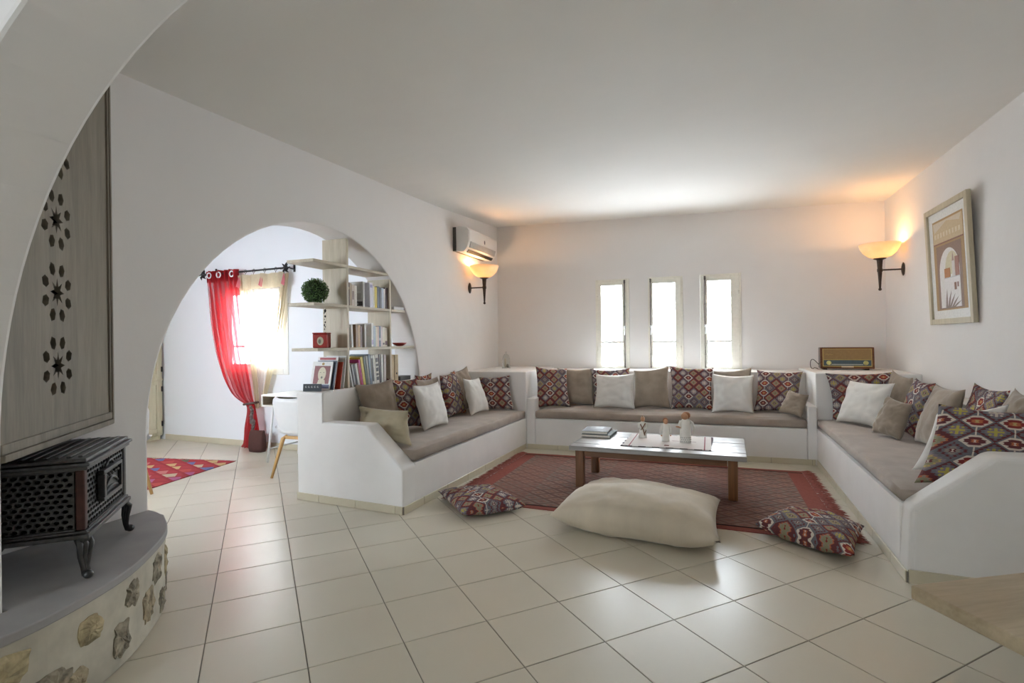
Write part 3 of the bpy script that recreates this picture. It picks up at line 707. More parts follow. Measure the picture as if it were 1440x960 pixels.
# ------------------------------------------------------------------ coffee table
tb = thing('coffee_table', 'low coffee table with grey plank top on brown wooden legs', 'table', (-.43, 4.75, 0))
TQ = [Vector((-1.135, 4.365, 0)), Vector((.258, 4.335, 0)), Vector((.285, 5.13, 0)), Vector((-1.10, 5.16, 0))]
TZ = .40
def tp(s, t): return (TQ[0]*(1-s)+TQ[1]*s)*(1-t)+(TQ[3]*(1-s)+TQ[2]*s)*t
for k in range(6):
    t0, t1 = k/6+.0025*(k > 0), (k+1)/6-.0025*(k < 5); dz = rnd.uniform(-.0012, .0008)
    ps = [tp(0, t0), tp(1, t0), tp(1, t1), tp(0, t1)]
    vs = [(p.x, p.y, TZ-.040) for p in ps]+[(p.x, p.y, TZ+dz) for p in ps]
    MB().add(vs, [(0, 3, 2, 1), (4, 5, 6, 7), (0, 1, 5, 4), (1, 2, 6, 5), (2, 3, 7, 6), (3, 0, 4, 7)]).obj('plank', 'grey_plank', tb, bevel=.004)
for x, y in ((-1.08, 4.55), (.165, 4.54), (.19, 5.07), (-1.055, 5.09)):
    MB().box((x-.036, y-.036, .008), (x+.036, y+.036, TZ-.042)).obj('leg', 'table_leg_wood', tb, bevel=.005)
for a, b_ in (((-1.04, 4.54), (.125, 4.53)), ((-1.015, 5.10), (.15, 5.085)), ((-1.085, 4.59), (-1.065, 5.05)), ((.17, 4.58), (.185, 5.03))):
    MB().bar((*a, TZ-.084), (*b_, TZ-.084), .022, .08).obj('apron', 'apron_wood', tb, bevel=.003)
# runner cloth
m, nt, b = newmat('runner_cloth')
t_ = nt.nodes.new('ShaderNodeTexCoord'); sp = nt.nodes.new('ShaderNodeSeparateXYZ'); nt.links.new(t_.outputs['Object'], sp.inputs[0])
px, py = X(nt, sp.outputs[0]), X(nt, sp.outputs[1])
stripe = ((py*16).fract()-.5).abs().lt(.07)
nz_ = noisetex(nt, tex(nt, 'Object', (8, 40, 1)), 12, 2)
col = mix(nt, stripe*.30, (.74, .70, .68), (.30, .25, .25))
dash = ((px-.13).abs().lt(.10)*((py-.02).abs().lt(.006)))._op('MAXIMUM', (px.abs().lt(.02))*((py+.20).abs().lt(.022)))
col = mix(nt, dash, col, (.16, .05, .05))
edge = (px.abs().gt(.352))._op('MAXIMUM', py.abs().gt(.292))
zz = ((px*9+py*0).fract().lt(.55))._op('MAXIMUM', (py*9).fract().lt(.5)*px.abs().gt(.335))
col = mix(nt, edge*zz, col, (.05, .025, .035))
band = (px.abs().gt(.295)*px.abs().lt(.305))
col = mix(nt, band, col, (.30, .10, .12))
inp(nt, b.inputs['Base Color'], col); b.inputs['Roughness'].default_value = .9; bump(nt, b, nz_, .3, .003)
run = thing('table_runner', 'pale striped woven runner with dark stitched border on the coffee table', 'runner', (-.345, 4.78, TZ+.0015))
mb = MB()
for k in (0, 1):
    for j in range(11):
        for i in range(15):
            x, y = -.36+.72*i/14, -.30+.60*j/10
            mb.v.append((x+.01*math.sin(y*7), y+.008*math.sin(x*9+1), (.0012 if k == 0 else .0045)+.0015*noise.noise(Vector((x*9, y*9, 1)))))
jj = lambda i, j, k: k*165+j*15+i
for j in range(10):
    for i in range(14):
        for k in (0, 1): mb.f.append((jj(i, j, k), jj(i+1, j, k), jj(i+1, j+1, k), jj(i, j+1, k)))
for i in range(14): mb.f += [(jj(i, 0, 0), jj(i+1, 0, 0), jj(i+1, 0, 1), jj(i, 0, 1)), (jj(i, 10, 0), jj(i+1, 10, 0), jj(i+1, 10, 1), jj(i, 10, 1))]
for j in range(10): mb.f += [(jj(0, j, 0), jj(0, j+1, 0), jj(0, j+1, 1), jj(0, j, 1)), (jj(14, j, 0), jj(14, j+1, 0), jj(14, j+1, 1), jj(14, j, 1))]
mb.mi = [0]*len(mb.f); mb.obj('cloth', 'runner_cloth', run, local=True)
tz_ = TZ+.0075
# carved figurines
def figurine(label, x, y, hgt, kind, rot):
    r_ = thing('figurine', label, 'figurine', (x, y, tz_), rot, 'carved figurines on the runner')
    s = hgt/.25
    if kind == 0:
        MB().lathe([(.045*s, 0), (.044*s, .01*s), (.038*s, .06*s), (.034*s, .11*s), (.036*s, .15*s), (.026*s, .175*s), (.012*s, .188*s)], 18, sy=.75).obj('robe', 'carved_white', r_, smooth=True, local=True)
        MB().sweep([(-.028*s, -.022*s, .155*s), (0, -.034*s, .10*s), (.018*s, -.036*s, .03*s)], .006*s, 6).sweep([(.028*s, -.02*s, .165*s), (.0, -.033*s, .12*s), (-.025*s, -.026*s, .09*s)], .006*s, 6).sweep([(.016*s, -.036*s, .05*s), (.036*s, -.02*s, .085*s)], .005*s, 6).obj('sash', flat((.20, .10, .05)), r_, smooth=True, local=True)
        MB().ball((0, -.004*s, .208*s), .023*s, 8, 1.2).obj('head', 'skin_clay', r_, smooth=True, local=True)
        MB().ball((0, .006*s, .214*s), .025*s, 8, 1.25).lathe([(.012*s, .232*s), (.002*s, .256*s)], 8).obj('hair', flat((.42, .30, .20)), r_, smooth=True, local=True)
        for q in (-1, 1): MB().sweep([(q*.036*s, 0, .165*s), (q*.046*s, -.012*s, .12*s), (q*.02*s, -.036*s, .10*s)], [.012*s, .012*s, .008*s], 8).obj('arm', 'carved_white', r_, smooth=True, local=True)
    elif kind == 1:
        MB().lathe([(.044*s, 0), (.043*s, .01*s), (.041*s, .08*s), (.037*s, .14*s), (.036*s, .17*s), (.022*s, .19*s), (.011*s, .196*s)], 18, sy=.75).obj('robe', 'carved_white', r_, smooth=True, local=True)
        MB().ball((0, -.006*s, .215*s), .026*s, 8, 1.15).obj('head', 'skin_clay', r_, smooth=True, local=True)
        MB().ball((.002, .006*s, .222*s), .029*s, 8, 1.12).obj('hair', 'hair_brown', r_, smooth=True, local=True)
        for q in (-1, 1): MB().sweep([(q*.034*s, 0, .175*s), (q*.052*s, -.004*s, .13*s), (q*.05*s, -.02*s, .075*s)], [.013*s, .015*s, .013*s], 8).obj('sleeve', 'carved_white', r_, smooth=True, local=True)
        for q in (-1, 1): MB().ball((q*.05*s, -.022*s, .064*s), .009*s, 6).obj('hand', 'skin_clay', r_, smooth=True, local=True)
    else:
        MB().lathe([(.048*s, 0), (.047*s, .008*s), (.046*s, .05*s), (.045*s, .11*s), (.043*s, .15*s), (.036*s, .185*s), (.02*s, .20*s), (.012*s, .206*s)], 20, sy=.78).obj('robe', 'carved_white', r_, smooth=True, local=True)
        MB().ball((-.006*s, -.012*s, .222*s), .026*s, 8, 1.1, sx=1.2).obj('head', 'skin_clay', r_, smooth=True, local=True)
        MB().ball((.008*s, .002, .228*s), .029*s, 8, 1.05, sx=1.25).obj('hair', 'hair_brown', r_, smooth=True, local=True)
        MB().sweep([(-.034*s, 0, .18*s), (-.05*s, -.015*s, .145*s), (-.048*s, -.03*s, .128*s)], [.015*s, .014*s, .012*s], 8).obj('sleeve', 'carved_white', r_, smooth=True, local=True)
        MB().sweep([(-.046*s, -.03*s, .130*s), (-.066*s, -.032*s, .136*s), (-.084*s, -.032*s, .138*s)], [.010*s, .013*s, .007*s], 8, squash=.6).obj('hand', 'skin_clay', r_, smooth=True, local=True)
        MB().sweep([(.030*s, .006*s, .19*s), (.058*s, .008*s, .165*s), (.07*s, .004, .12*s), (.066*s, -.004*s, .075*s)], [.012*s, .019*s, .018*s, .006*s], 10, squash=.6).obj('wing', 'carved_white', r_, smooth=True, local=True)
        d_ = MB()
        for i in range(7):
            for j in range(3):
                a = -PI/2+(i-3)*.33+(j % 2)*.16; d_.ball((.0465*s*math.cos(a), .0465*.78*s*math.sin(a), (.012+.016*j)*s), .0032*s, 4)
        d_.obj('pierced_hem', 'black', r_, local=True)
    return r_
figurine('small white carved figurine with a brown crossed sash, nearest the books', -.575, 4.881, .20, 0, .2)
figurine('white carved figurine with short brown hair in the middle of the runner', -.367, 4.769, .20, 1, .35)
figurine('tallest white carved figurine holding out one hand, with dotted hem', -.201, 4.754, .255, 2, .25)
# two books
def table_book(label, cx, cy, z, w, d, t, cov, rot, art=False):
    r_ = thing('book', label, 'book', (cx, cy, z), rot, 'books on the coffee table')
    MB().box((-w/2, -d/2, 0), (w/2, d/2, .0025)).box((-w/2, -d/2, t-.0025), (w/2, d/2, t)).box((w/2-.004, -d/2, .0025), (w/2, d/2, t-.0025)).obj('cover', flat(cov, .65), r_, local=True, bevel=.001, seg=1)
    MB().box((-w/2+.004, -d/2+.004, .0026), (w/2-.0045, d/2-.004, t-.0026)).obj('pages', 'paper', r_, local=True)
    if art:
        MB().box((-w*.30, -d*.05, t), (w*.22, d*.38, t+.0006)).box((-w*.40, -d*.40, t), (w*.38, -d*.34, t+.0006)).obj('cover_print', flat((.10, .10, .11), .35), r_, local=True)
    return r_
table_book('lower book of the pair on the coffee table, dark green covered', -.985, 4.95, TZ+.001, .27, .32, .024, (.06, .08, .065), -.03)
table_book('upper book of the pair on the coffee table, grey photo cover', -1.01, 4.965, TZ+.026, .24, .29, .026, (.20, .20, .21), .03, True)

# ------------------------------------------------------------------ bookshelf in the arch
shf = thing('bookshelf', 'open pale wood bookshelf standing in the round arch', 'bookshelf', (-3.09, 3.9, .90))
for y0, z1 in ((3.772, 2.215), (4.425, 1.925)):
    MB().prism([(y0, .906), (y0+.028, .906), (y0+.028, z1-.012), (y0, z1)], -3.215, -2.955, 0).obj('upright', 'shelf_wood', shf, bevel=.002, seg=1)
SH = {1: (1.955, 3.36, 4.453), 2: (1.605, 3.365, 4.70), 3: (1.235, 3.40, 4.88)}
for k, (z, y0, y1) in SH.items():
    segs = [(y0, 3.771), (3.801, 4.424)] + ([(4.454, y1)] if k > 1 else [])
    mb = MB()
    mb.box((-3.222, y0, z), (-2.952, 3.7715, z+.025)).box((-3.222, 3.8005, z), (-2.952, 4.4245, z+.025))
    if k > 1: mb.box((-3.222, 4.4535, z), (-2.952, y1, z+.025))
    else: mb.box((-3.222, 4.4535, z), (-2.952, y1+.002, z+.025))
    mb.obj('shelf', 'shelf_wood_flat', shf, bevel=.002, seg=1)
Z1, Z2, Z3, ZP = 1.981, 1.631, 1.261, .906
def book(label, y, t, h, d, cov, z, group, lean=0, xf=-2.975, band=None, art=None, tilt=0):
    """upright book, spine to the room; y = near face, lean tips the top away along the shelf (radians)"""
    r_ = thing('book', label, 'book', (xf, y, z), 0, group); r_.rotation_euler = (-lean, 0, tilt)
    mb = MB().box((-d, 0, .001), (0, .0018, h), 0).box((-d, t-.0018, .001), (0, t, h), 0).box((-.003, .0018, .001), (0, t-.0018, h), 0)
    mb.obj('cover', flat(cov, .45), r_, local=True)
    MB().box((-d+.004, .0019, .003), (-.0031, t-.0019, h-.004)).obj('pages', 'paper', r_, local=True)
    if band:
        bm_ = MB()
        for z0, z1, cc in band: bm_.box((0, t*.12, h*z0), (.0007, t*.88, h*z1))
        bm_.obj('spine_print', flat(band[0][2], .5), r_, local=True)
    if art:
        for (u0, v0, u1, v1, cc) in art: MB().box((-d+d*u0, -.0008, h*v0), (-d+d*u1, 0, h*v1)).obj('cover_print', flat(cc, .5), r_, local=True)
    return r_
G1, G2, G3 = 'books on the upper shelf', 'books on the middle shelf', 'books on the low wall under the shelf'
dk = (.05, .04, .035)
def row(items, z, g):
    for it in items: book(*it[:6], z, g, **(it[6] if len(it) > 6 else {}))
row([
 ('dark brown book against the tall upright on the upper shelf', 3.803, .034, .205, .19, (.075, .035, .028), dict(band=[(.7, .8, (.4, .3, .15))])),
 ('narrow tan book second from the tall upright, upper shelf', 3.840, .026, .20, .18, (.38, .27, .16)),
 ('cream spined book third from the tall upright, upper shelf', 3.869, .034, .19, .18, (.55, .45, .36), dict(band=[(.3, .7, (.28, .2, .16))])),
 ('light beige book beside the grey newsprint book, upper shelf', 3.906, .032, .185, .18, (.60, .54, .46)),
 ('wide grey newsprint-like book with dark lower edge, upper shelf', 4.03, .024, .235, .21, (.48, .49, .48), dict(art=[(.05, .05, .97, .22, (.05, .045, .045)), (.1, .08, .3, .18, (.5, .5, .46)), (.5, .08, .75, .18, (.5, .5, .46)), (.1, .30, .9, .55, (.36, .35, .33)), (.1, .62, .9, .9, (.42, .42, .41))])),
 ('lilac white book with tall glossy spine on the upper shelf', 4.130, .050, .235, .20, (.62, .62, .68), dict(band=[(.8, .92, (.32, .32, .5))])),
 ('thin cream book left of the yellow one, upper shelf', 4.184, .022, .205, .18, (.66, .62, .50)),
 ('bright yellow spined book on the upper shelf', 4.210, .036, .20, .18, (.62, .47, .02)),
 ('dark navy book next to the yellow one, upper shelf', 4.250, .034, .21, .19, (.035, .05, .075)),
 ('black book in the middle of the dark ones, upper shelf', 4.288, .028, .205, .18, (.012, .012, .014)),
 ('pale blue grey book on the upper shelf', 4.320, .034, .20, .18, (.40, .46, .56)),
 ('white thin book leaning on the brown one, upper shelf', 4.357, .018, .195, .18, (.70, .68, .64)),
 ('dark maroon book at the second upright, upper shelf', 4.380, .042, .21, .19, (.085, .035, .035)),
], Z2-.001, G1)
row([
 ('white paperback with blue flower cover at the tall upright, middle shelf', 3.86, .022, .205, .20, (.66, .67, .68), dict(lean=-.05, art=[(.25, .08, .85, .60, (.13, .20, .52)), (.35, .65, .8, .72, (.3, .35, .5))])),
 ('brown book beside the blue flower paperback, middle shelf', 3.918, .024, .205, .17, (.28, .17, .09)),
 ('orange tan book on the middle shelf', 3.946, .034, .20, .17, (.48, .28, .11)),
 ('dark red brown book on the middle shelf', 3.983, .026, .19, .17, (.11, .035, .02)),
 ('wide pale grey book showing its plain cover, middle shelf', 4.045, .024, .215, .20, (.58, .57, .52), dict(art=[(.2, .5, .75, .53, (.36, .34, .3)), (.2, .7, .7, .73, (.36, .34, .3)), (.4, .08, .55, .12, (.06, .06, .07))])),
 ('white glossy spine right of the wide pale grey book, middle shelf', 4.150, .032, .225, .19, (.68, .68, .66), dict(band=[(.1, .3, (.45, .4, .6))])),
 ('blue grey spined paperback on the middle shelf', 4.185, .030, .20, .17, (.30, .36, .44)),
 ('ivory paperback between blue ones on the middle shelf', 4.218, .026, .19, .17, (.66, .61, .50)),
 ('pale pink paperback on the middle shelf', 4.247, .022, .195, .17, (.64, .48, .42)),
 ('dark blue patterned spine on the middle shelf', 4.272, .026, .20, .17, (.06, .09, .16), dict(band=[(.3, .42, (.5, .55, .6))])),
 ('pink white paperback on the middle shelf', 4.301, .026, .195, .17, (.66, .56, .55)),
 ('cream paperback with a dark mark, middle shelf', 4.330, .034, .19, .17, (.64, .58, .48), dict(band=[(.1, .2, (.05, .04, .05))])),
 ('last ivory book at the second upright, middle shelf', 4.367, .045, .185, .17, (.60, .54, .43), dict(band=[(.08, .3, (.12, .05, .07))])),
], Z3-.001, G2)
row([
 ('white booklet with a blue picture cover leaning on the low wall', 3.862, .014, .205, .19, (.72, .74, .74), dict(lean=-.24, art=[(.18, .12, .82, .52, (.16, .25, .42)), (.2, .62, .7, .66, (.4, .42, .45)), (.2, .76, .7, .79, (.4, .42, .45))])),
 ('grey spined booklet behind the blue picture booklet', 3.895, .022, .205, .19, (.32, .31, .31), dict(lean=-.24)),
 ('black spined booklet leaning on the low wall', 3.922, .02, .205, .19, (.02, .02, .022), dict(lean=-.24)),
 ('grey white booklet leaning before the red one, low wall', 3.947, .028, .21, .19, (.52, .51, .48), dict(lean=-.23)),
 ('red spined booklet leaning on the low wall', 3.981, .018, .215, .19, (.34, .03, .03), dict(lean=-.22)),
 ('magazine with a magenta top leaning on the low wall', 4.004, .016, .245, .20, (.48, .05, .23), dict(lean=-.21, art=[(.05, .05, .95, .80, (.5, .46, .40))])),
 ('yellow magazine leaning on the low wall', 4.025, .034, .265, .21, (.55, .43, .05), dict(lean=-.19)),
 ('dark green covered magazine beside the yellow one', 4.064, .03, .27, .20, (.05, .07, .045), dict(lean=-.17)),
 ('olive grey magazine beside the dark green one, low wall', 4.098, .026, .275, .20, (.25, .26, .22), dict(lean=-.15)),
 ('tall slate blue album standing behind the leaning magazines', 4.128, .03, .285, .22, (.14, .18, .24), dict(lean=-.13)),
 ('white and black striped magazine on the low wall', 4.163, .028, .275, .20, (.55, .55, .53), dict(lean=-.11, band=[(.1, .9, (.05, .05, .05))])),
 ('white magazine next to the striped one, low wall', 4.195, .022, .275, .20, (.66, .65, .61), dict(lean=-.10)),
 ('thick cream magazine with dark lettered spine on the low wall', 4.222, .05, .28, .20, (.63, .60, .53), dict(lean=-.08, band=[(.12, .24, (.08, .08, .08)), (.28, .36, (.08, .08, .08)), (.42, .55, (.08, .08, .08)), (.6, .68, (.08, .08, .08)), (.74, .88, (.08, .08, .08))])),
 ('dark spined album left of the second upright, low wall', 4.278, .024, .28, .20, (.07, .06, .07), dict(lean=-.06)),
 ('white folder right before the second upright, low wall', 4.308, .03, .28, .21, (.66, .66, .63), dict(lean=-.04)),
 ('mauve folder touching the second upright, low wall', 4.345, .036, .275, .21, (.42, .36, .36)),
], ZP, G3)
for lab, y, t in (('tan file box beside the second upright on the low wall', 4.462, .062), ('tan file box with a round thumb hole on the low wall', 4.535, .062)):
    r_ = thing('file_box', lab, 'file box', (-2.975, y, ZP), 0, 'tan file boxes')
    MB().prism([(-.23, 0), (0, 0), (0, .27), (-.17, .27), (-.23, .14)], 0, t, 1).obj('box', flat((.52, .41, .26), .7), r_, local=True, bevel=.002)
    if 'hole' in lab: MB().sweep([(0, t/2, .08), (.0012, t/2, .08)], .01, 12).obj('thumb_hole', 'black', r_, local=True)
# magazines leaning against the near side of the tall upright
def magazine(label, y0, y1, h, d, cov, x0, parts=()):
    r_ = thing('magazine', label, 'magazine', (x0, y0, ZP), 0, 'magazines propped against the tall upright'); r_.rotation_euler = (-math.atan2(y1-y0, h), 0, 0)
    MB().box((-d, 0, .001), (0, .007, h)).obj('cover', flat(cov, .4), r_, local=True)
    MB().box((-d+.003, .0071, .003), (-.003, .010, h-.003)).obj('pages', 'paper', r_, local=True)
    for nm, mbp, cc in parts: mbp.obj(nm, flat(cc, .5), r_, local=True)
    return r_
def disc(cx, cz, rx, rz, y, n=20):
    return MB().add([(cx+rx*math.cos(2*PI*k/n), y, cz+rz*math.sin(2*PI*k/n)) for k in range(n)], [tuple(range(n))])
face_parts = [('cover_print', MB().box((-.185, -.0006, .05), (-.02, 0, .205)), (.22, .055, .055)),
  ('portrait', disc(-.10, .135, .042, .06, -.0010).add([(-.14, -.0011, .05), (-.055, -.0011, .05), (-.065, -.0011, .085), (-.13, -.0011, .085)], [(0, 1, 2, 3)]), (.62, .55, .40)),
  ('portrait_mouth', disc(-.098, .105, .010, .010, -.0014).add([(-.125, -.0014, .145), (-.11, -.0014, .147), (-.11, -.0014, .151), (-.125, -.0014, .149)], [(0, 1, 2, 3)]).add([(-.09, -.0014, .147), (-.075, -.0014, .145), (-.075, -.0014, .149), (-.09, -.0014, .151)], [(0, 1, 2, 3)]), (.10, .09, .07)),
  ('lower_strip', MB().box((-.195, -.0006, .012), (-.012, 0, .045)), (.18, .20, .34)), ('emblem', disc(-.10, .222, .014, .012, -.0008), (.35, .22, .05))]
magazine('white magazine with a portrait cover, front of the propped ones', 3.585, 3.64, .242, .21, (.72, .71, .69), -2.998, face_parts)
magazine('blue and dark striped magazine behind the portrait cover one', 3.606, 3.661, .25, .20, (.10, .13, .19), -2.975)
magazine('tall white magazine with red printed top, propped by the upright', 3.632, 3.694, .282, .21, (.70, .68, .68), -2.990, [('cover_print', MB().box((-.19, -.0006, .255), (-.02, 0, .275)), (.42, .08, .09))])
magazine('red magazine propped against the tall upright', 3.672, 3.722, .235, .20, (.42, .045, .02), -2.962)
magazine('translucent white folder right against the tall upright', 3.715, 3.757, .285, .21, (.66, .66, .66), -2.958)
r_ = thing('slate_sign', 'small dark slate sign with white chalk marks on the low wall', 'sign', (-3.10, 3.50, .900), 0)
r_.rotation_euler = (R(-6), 0, R(14))
MB().box((-.085, 0, 0), (.075, .008, .062)).obj('slate', flat((.055, .065, .075), .7), r_, local=True, bevel=.001, seg=1)
mb = MB()
for k in range(5): mb.box((-.065+k*.026, -.0008, .030), (-.052+k*.026, 0, .034)).box((-.065+k*.026, -.0008, .030), (-.062+k*.026, 0, .044)).box((-.063+k*.026, -.0008, .041), (-.053+k*.026, 0, .044))
mb.obj('chalk_marks', flat((.6, .6, .6)), r_, local=True)
# red tin, topiary ball, hanging ornament, dish, small boxes
r_ = thing('tin', 'red tin with an oval portrait near the open end of the middle shelf', 'tin', (-3.10, 3.62, Z3), R(18))
MB().box((-.062, -.045, 0), (.062, .045, .118)).obj('body', 'red_lacquer', r_, local=True, bevel=.006)
MB().box((-.064, -.047, .1185), (.064, .047, .130)).obj('lid', 'red_lacquer', r_, local=True, bevel=.004)
disc(.005, .058, .028, .036, -.0462).obj('portrait', flat((.50, .46, .32)), r_, local=True)
disc(.000, .055, .012, .02, -.0468).obj('portrait_figure', flat((.17, .16, .12)), r_, local=True)
r_ = thing('topiary_ball', 'round green boxwood ball on the open end of the upper shelf', 'plant', (-3.10, 3.545, Z2))
MB().ball((0, 0, .107), .088, 14).obj('core', 'leaf_dark', r_, smooth=True, local=True)
mb = MB(); rr_ = random.Random(3)
for k in range(1900):
    zc = 1-2*(k+.5)/1900; a = k*2.39996; q = math.sqrt(1-zc*zc); d = Vector((q*math.cos(a), q*math.sin(a), zc)); d = (d+Vector([rr_.uniform(-.1, .1) for _ in range(3)])).normalized()
    p = Vector((0, 0, .107))+d*rr_.uniform(.084, .106)
    t_ = d.cross(Vector((rr_.uniform(-1, 1), rr_.uniform(-1, 1), rr_.uniform(-1, 1)))).normalized(); o_ = (d*.8+t_*rr_.uniform(.3, 1)).normalized(); s_ = t_.cross(d).normalized()
    l, wd = rr_.uniform(.011, .017), rr_.uniform(.004, .006)
    vs = [p-s_*0, p+o_*l*.5+s_*wd, p+o_*l, p+o_*l*.5-s_*wd]
    if min(v_.z for v_ in vs) > .002: mb.add(vs, [(0, 1, 2, 3)])
tag(mb.obj('leaves', 'leaf', r_, local=True), kind='stuff')
r_ = thing('hanging_ornament', 'string of small dark beads hanging below the upper shelf', 'ornament', (-3.10, 3.66, Z2-.040))
mb = MB().sweep([(0, 0, .0125), (.003, 0, -.1), (.0, 0, -.22)], .0018, 5)
mb.obj('cord', 'white_paint', r_, local=True)
mb = MB()
for k, z in enumerate((-.012, -.03, -.06, -.085, -.11, -.135, -.15, -.17, -.205)): mb.ball((.004*(-1)**k, 0, z), .010 if k == 0 else .004+.0015*(k % 3), 6, 1.5)
mb.obj('bead', 'black', r_, smooth=True, local=True)
mb = MB().lathe([(.02, 0), (.03, .002), (.062, .022), (.07, .036), (.064, .036), (.055, .024), (.02, .008)], 20, sy=1.25)
tag(mb.obj('dish', 'red_lacquer', smooth=True, loc=None), 'red lacquered dish at the arch end of the middle shelf', 'dish'); bpy.data.objects['dish'].location = (-3.01, 4.68, Z3)
mb = MB().box((-.06, -.09, 0), (.06, .09, .03)); o = tag(mb.obj('box', flat((.68, .68, .7)), bevel=.004), 'small white box at the arch end of the upper shelf', 'box'); o.location = (-3.02, 4.60, Z2)
mb = MB().box((-.06, -.10, 0), (.06, .10, .035)).box((-.062, -.102, .0355), (.062, .102, .042)); o = tag(mb.obj('box', 'dark_plastic', bevel=.003), 'flat black box on the low wall beside the file boxes', 'box'); o.location = (-3.04, 4.74, ZP)

# ------------------------------------------------------------------ air conditioner
ac = thing('air_conditioner', 'white wall air conditioner high above the left sconce', 'air conditioner', (XW, 6.22, 2.40))
y0, y1 = 5.80, 6.70
MB().box((XW+.001, y0, 2.415), (XW+.045, y1, 2.712)).obj('back_housing', 'dark_plastic', ac, bevel=.004)
prof = [(XW+.046, 2.412), (XW+.150, 2.405), (XW+.195, 2.455), (XW+.215, 2.52), (XW+.215, 2.67), (XW+.19, 2.70), (XW+.10, 2.72), (XW+.046, 2.72)]
mb = MB(); n = len(prof)
for y in (y0, y1): mb.v += [(x, y, z) for x, z in prof]
mb.f = [tuple(range(n)), tuple(range(2*n-1, n-1, -1))]+[(i, n+i, n+(i+1) % n, (i+1) % n) for i in range(n)]; mb.mi = [0]*len(mb.f)
mb.obj('body', 'white_plastic', ac, bevel=.008, seg=3)
MB().prism([(XW+.196, 2.458), (XW+.204, 2.455), (XW+.224, 2.53), (XW+.2165, 2.53)], y0+.06, y1-.05, 1).obj('louvre', 'grey_plastic', ac, bevel=.002)
MB().prism([(XW+.155, 2.405), (XW+.182, 2.436), (XW+.186, 2.432), (XW+.159, 2.401)], y0+.07, y1-.06, 1).obj('outlet_slot', 'black', ac)
MB().prism([(XW+.2155, 2.535), (XW+.220, 2.535), (XW+.220, 2.665), (XW+.2155, 2.665)], y0+.02, y1-.02, 1).obj('front_panel', 'white_plastic', ac, bevel=.002)
mb = MB().lathe([(.0001, 0), (.02, 0), (.02, .003), (.0001, .003)], 16); M_ = Matrix.Translation((XW+.2205, 6.28, 2.585)) @ Matrix.Rotation(R(90), 4, 'Y') @ Matrix.Diagonal((1.3, .7, 1, 1))
mb.v = [tuple(M_ @ Vector(p)) for p in mb.v]; mb.obj('emblem', flat((.12, .12, .14), .3), ac)

# ------------------------------------------------------------------ sconces
def sconce(label, wx, y, sgn, zp, energy):
    """sgn: direction from the wall into the room"""
    sx = wx+sgn*.214
    r_ = thing('wall_sconce', label, 'wall lamp', (wx, y, zp), 0, 'torch sconces')
    P_ = MB(); M_ = Matrix.Translation((wx, y, zp)) @ Matrix.Rotation(R(90)*sgn, 4, 'Y')
    P_.lathe([(.0001, .0005), (.045, .0005), (.05, .006), (.042, .012), (.02, .02), (.0001, .021)], 20); P_.v = [tuple(M_ @ Vector((p[0]*1.45, p[1]*.9, p[2]))) for p in P_.v]
    P_.obj('wall_plate', 'bronze', r_, smooth=True)
    MB().sweep([(wx+sgn*.018, y, zp), (sx-sgn*.02, y, zp)], .0085, 10).obj('bracket', 'bronze', r_, smooth=True)
    MB().lathe([(.006, -.195), (.010, -.19), (.014, -.12), (.021, -.02), (.026, -.015), (.026, .012), (.022, .016), (.028, .10), (.030, .108), (.055, .118), (.062, .124), (.0001, .124)], 16, (sx, y, zp)).obj('torch_stem', 'bronze', r_, smooth=True)
    MB().ball((sx, y, zp-.205), .016, 8).obj('finial', 'bronze', r_, smooth=True)
    out = [(.02, .126), (.06, .127), (.105, .145), (.150, .185), (.178, .232), (.190, .275)]
    inn = [(r-.006, z+.004) for r, z in out[1:]]
    MB().lathe(out+[(.188, .279)]+inn[::-1]+[(.02, .132)], 36, (sx, y, zp)).obj('glass_bowl', 'lamp_glass', r_, smooth=True)
    bx_ = sx-sgn*.055
    MB().ball((bx_, y, zp+.195), .028, 8, 1.2).obj('bulb', 'bulb', r_, smooth=True)
    l = bpy.data.lights.new('sconce_light', 'POINT'); l.energy = energy; l.color = (1, .55, .24); l.shadow_soft_size = .03
    o = bpy.data.objects.new('sconce_light', l); C.objects.link(o); o.location = (bx_, y, zp+.245)
sconce('lit torch sconce with glass bowl below the air conditioner', XW, 6.27, 1, 2.003, 2.6)
sconce('lit torch sconce with glass bowl on the right wall above the radio', XR, 6.63, -1, 2.010, 2.6)

# ------------------------------------------------------------------ framed picture
pic = thing('framed_picture', 'pale wooden framed print of an arch and white town on the right wall', 'picture', (1.925, 5.40, 1.40))
pic.rotation_euler = (0, R(-2.4), 0)
W2, H = .42, 1.022
def pbox(u0, u1, v0, v1, x0, x1): return MB().box((x0, -u1, v0), (x1, -u0, v1))     # u grows to the right as seen from the room
fw = .048
F = MB().box((-.035, -W2, 0), (-.002, -W2+fw, H)).box((-.035, W2-fw, 0), (-.002, W2, H)).box((-.035, -W2+fw, H-fw), (-.002, W2-fw, H)).box((-.035, -W2+fw, 0), (-.002, W2-fw, fw))
F.obj('frame', 'picture_wood', pic, local=True, bevel=.004)
MB().box((-.016, -W2+fw, fw), (-.008, W2-fw, H-fw)).obj('mat_board', flat((.72, .72, .70)), pic, local=True)
def art(u0, v0, u1, v1, col, lev): pbox(u0, u1, v0, v1, -.017-.0006*lev, -.016).obj('print', flat(col), pic, local=True)
def artpoly(pts, col, lev):
    x = -.0165-.0006*lev
    MB().add([(x, -u, v) for u, v in pts], [tuple(range(len(pts)))]).obj('print', flat(col), pic, local=True)
art(-.29, .12, .30, .90, (.36, .22, .09), 1)
art(-.28, .70, .29, .885, (.52, .40, .24), 2); artpoly([(-.25, .80), (.0, .87), (.24, .83), (.27, .88), (-.27, .88)], (.58, .50, .40), 3)
for k in range(9): art(-.25+k*.058, .745, -.217+k*.058, .785, (.62, .53, .38), 3)
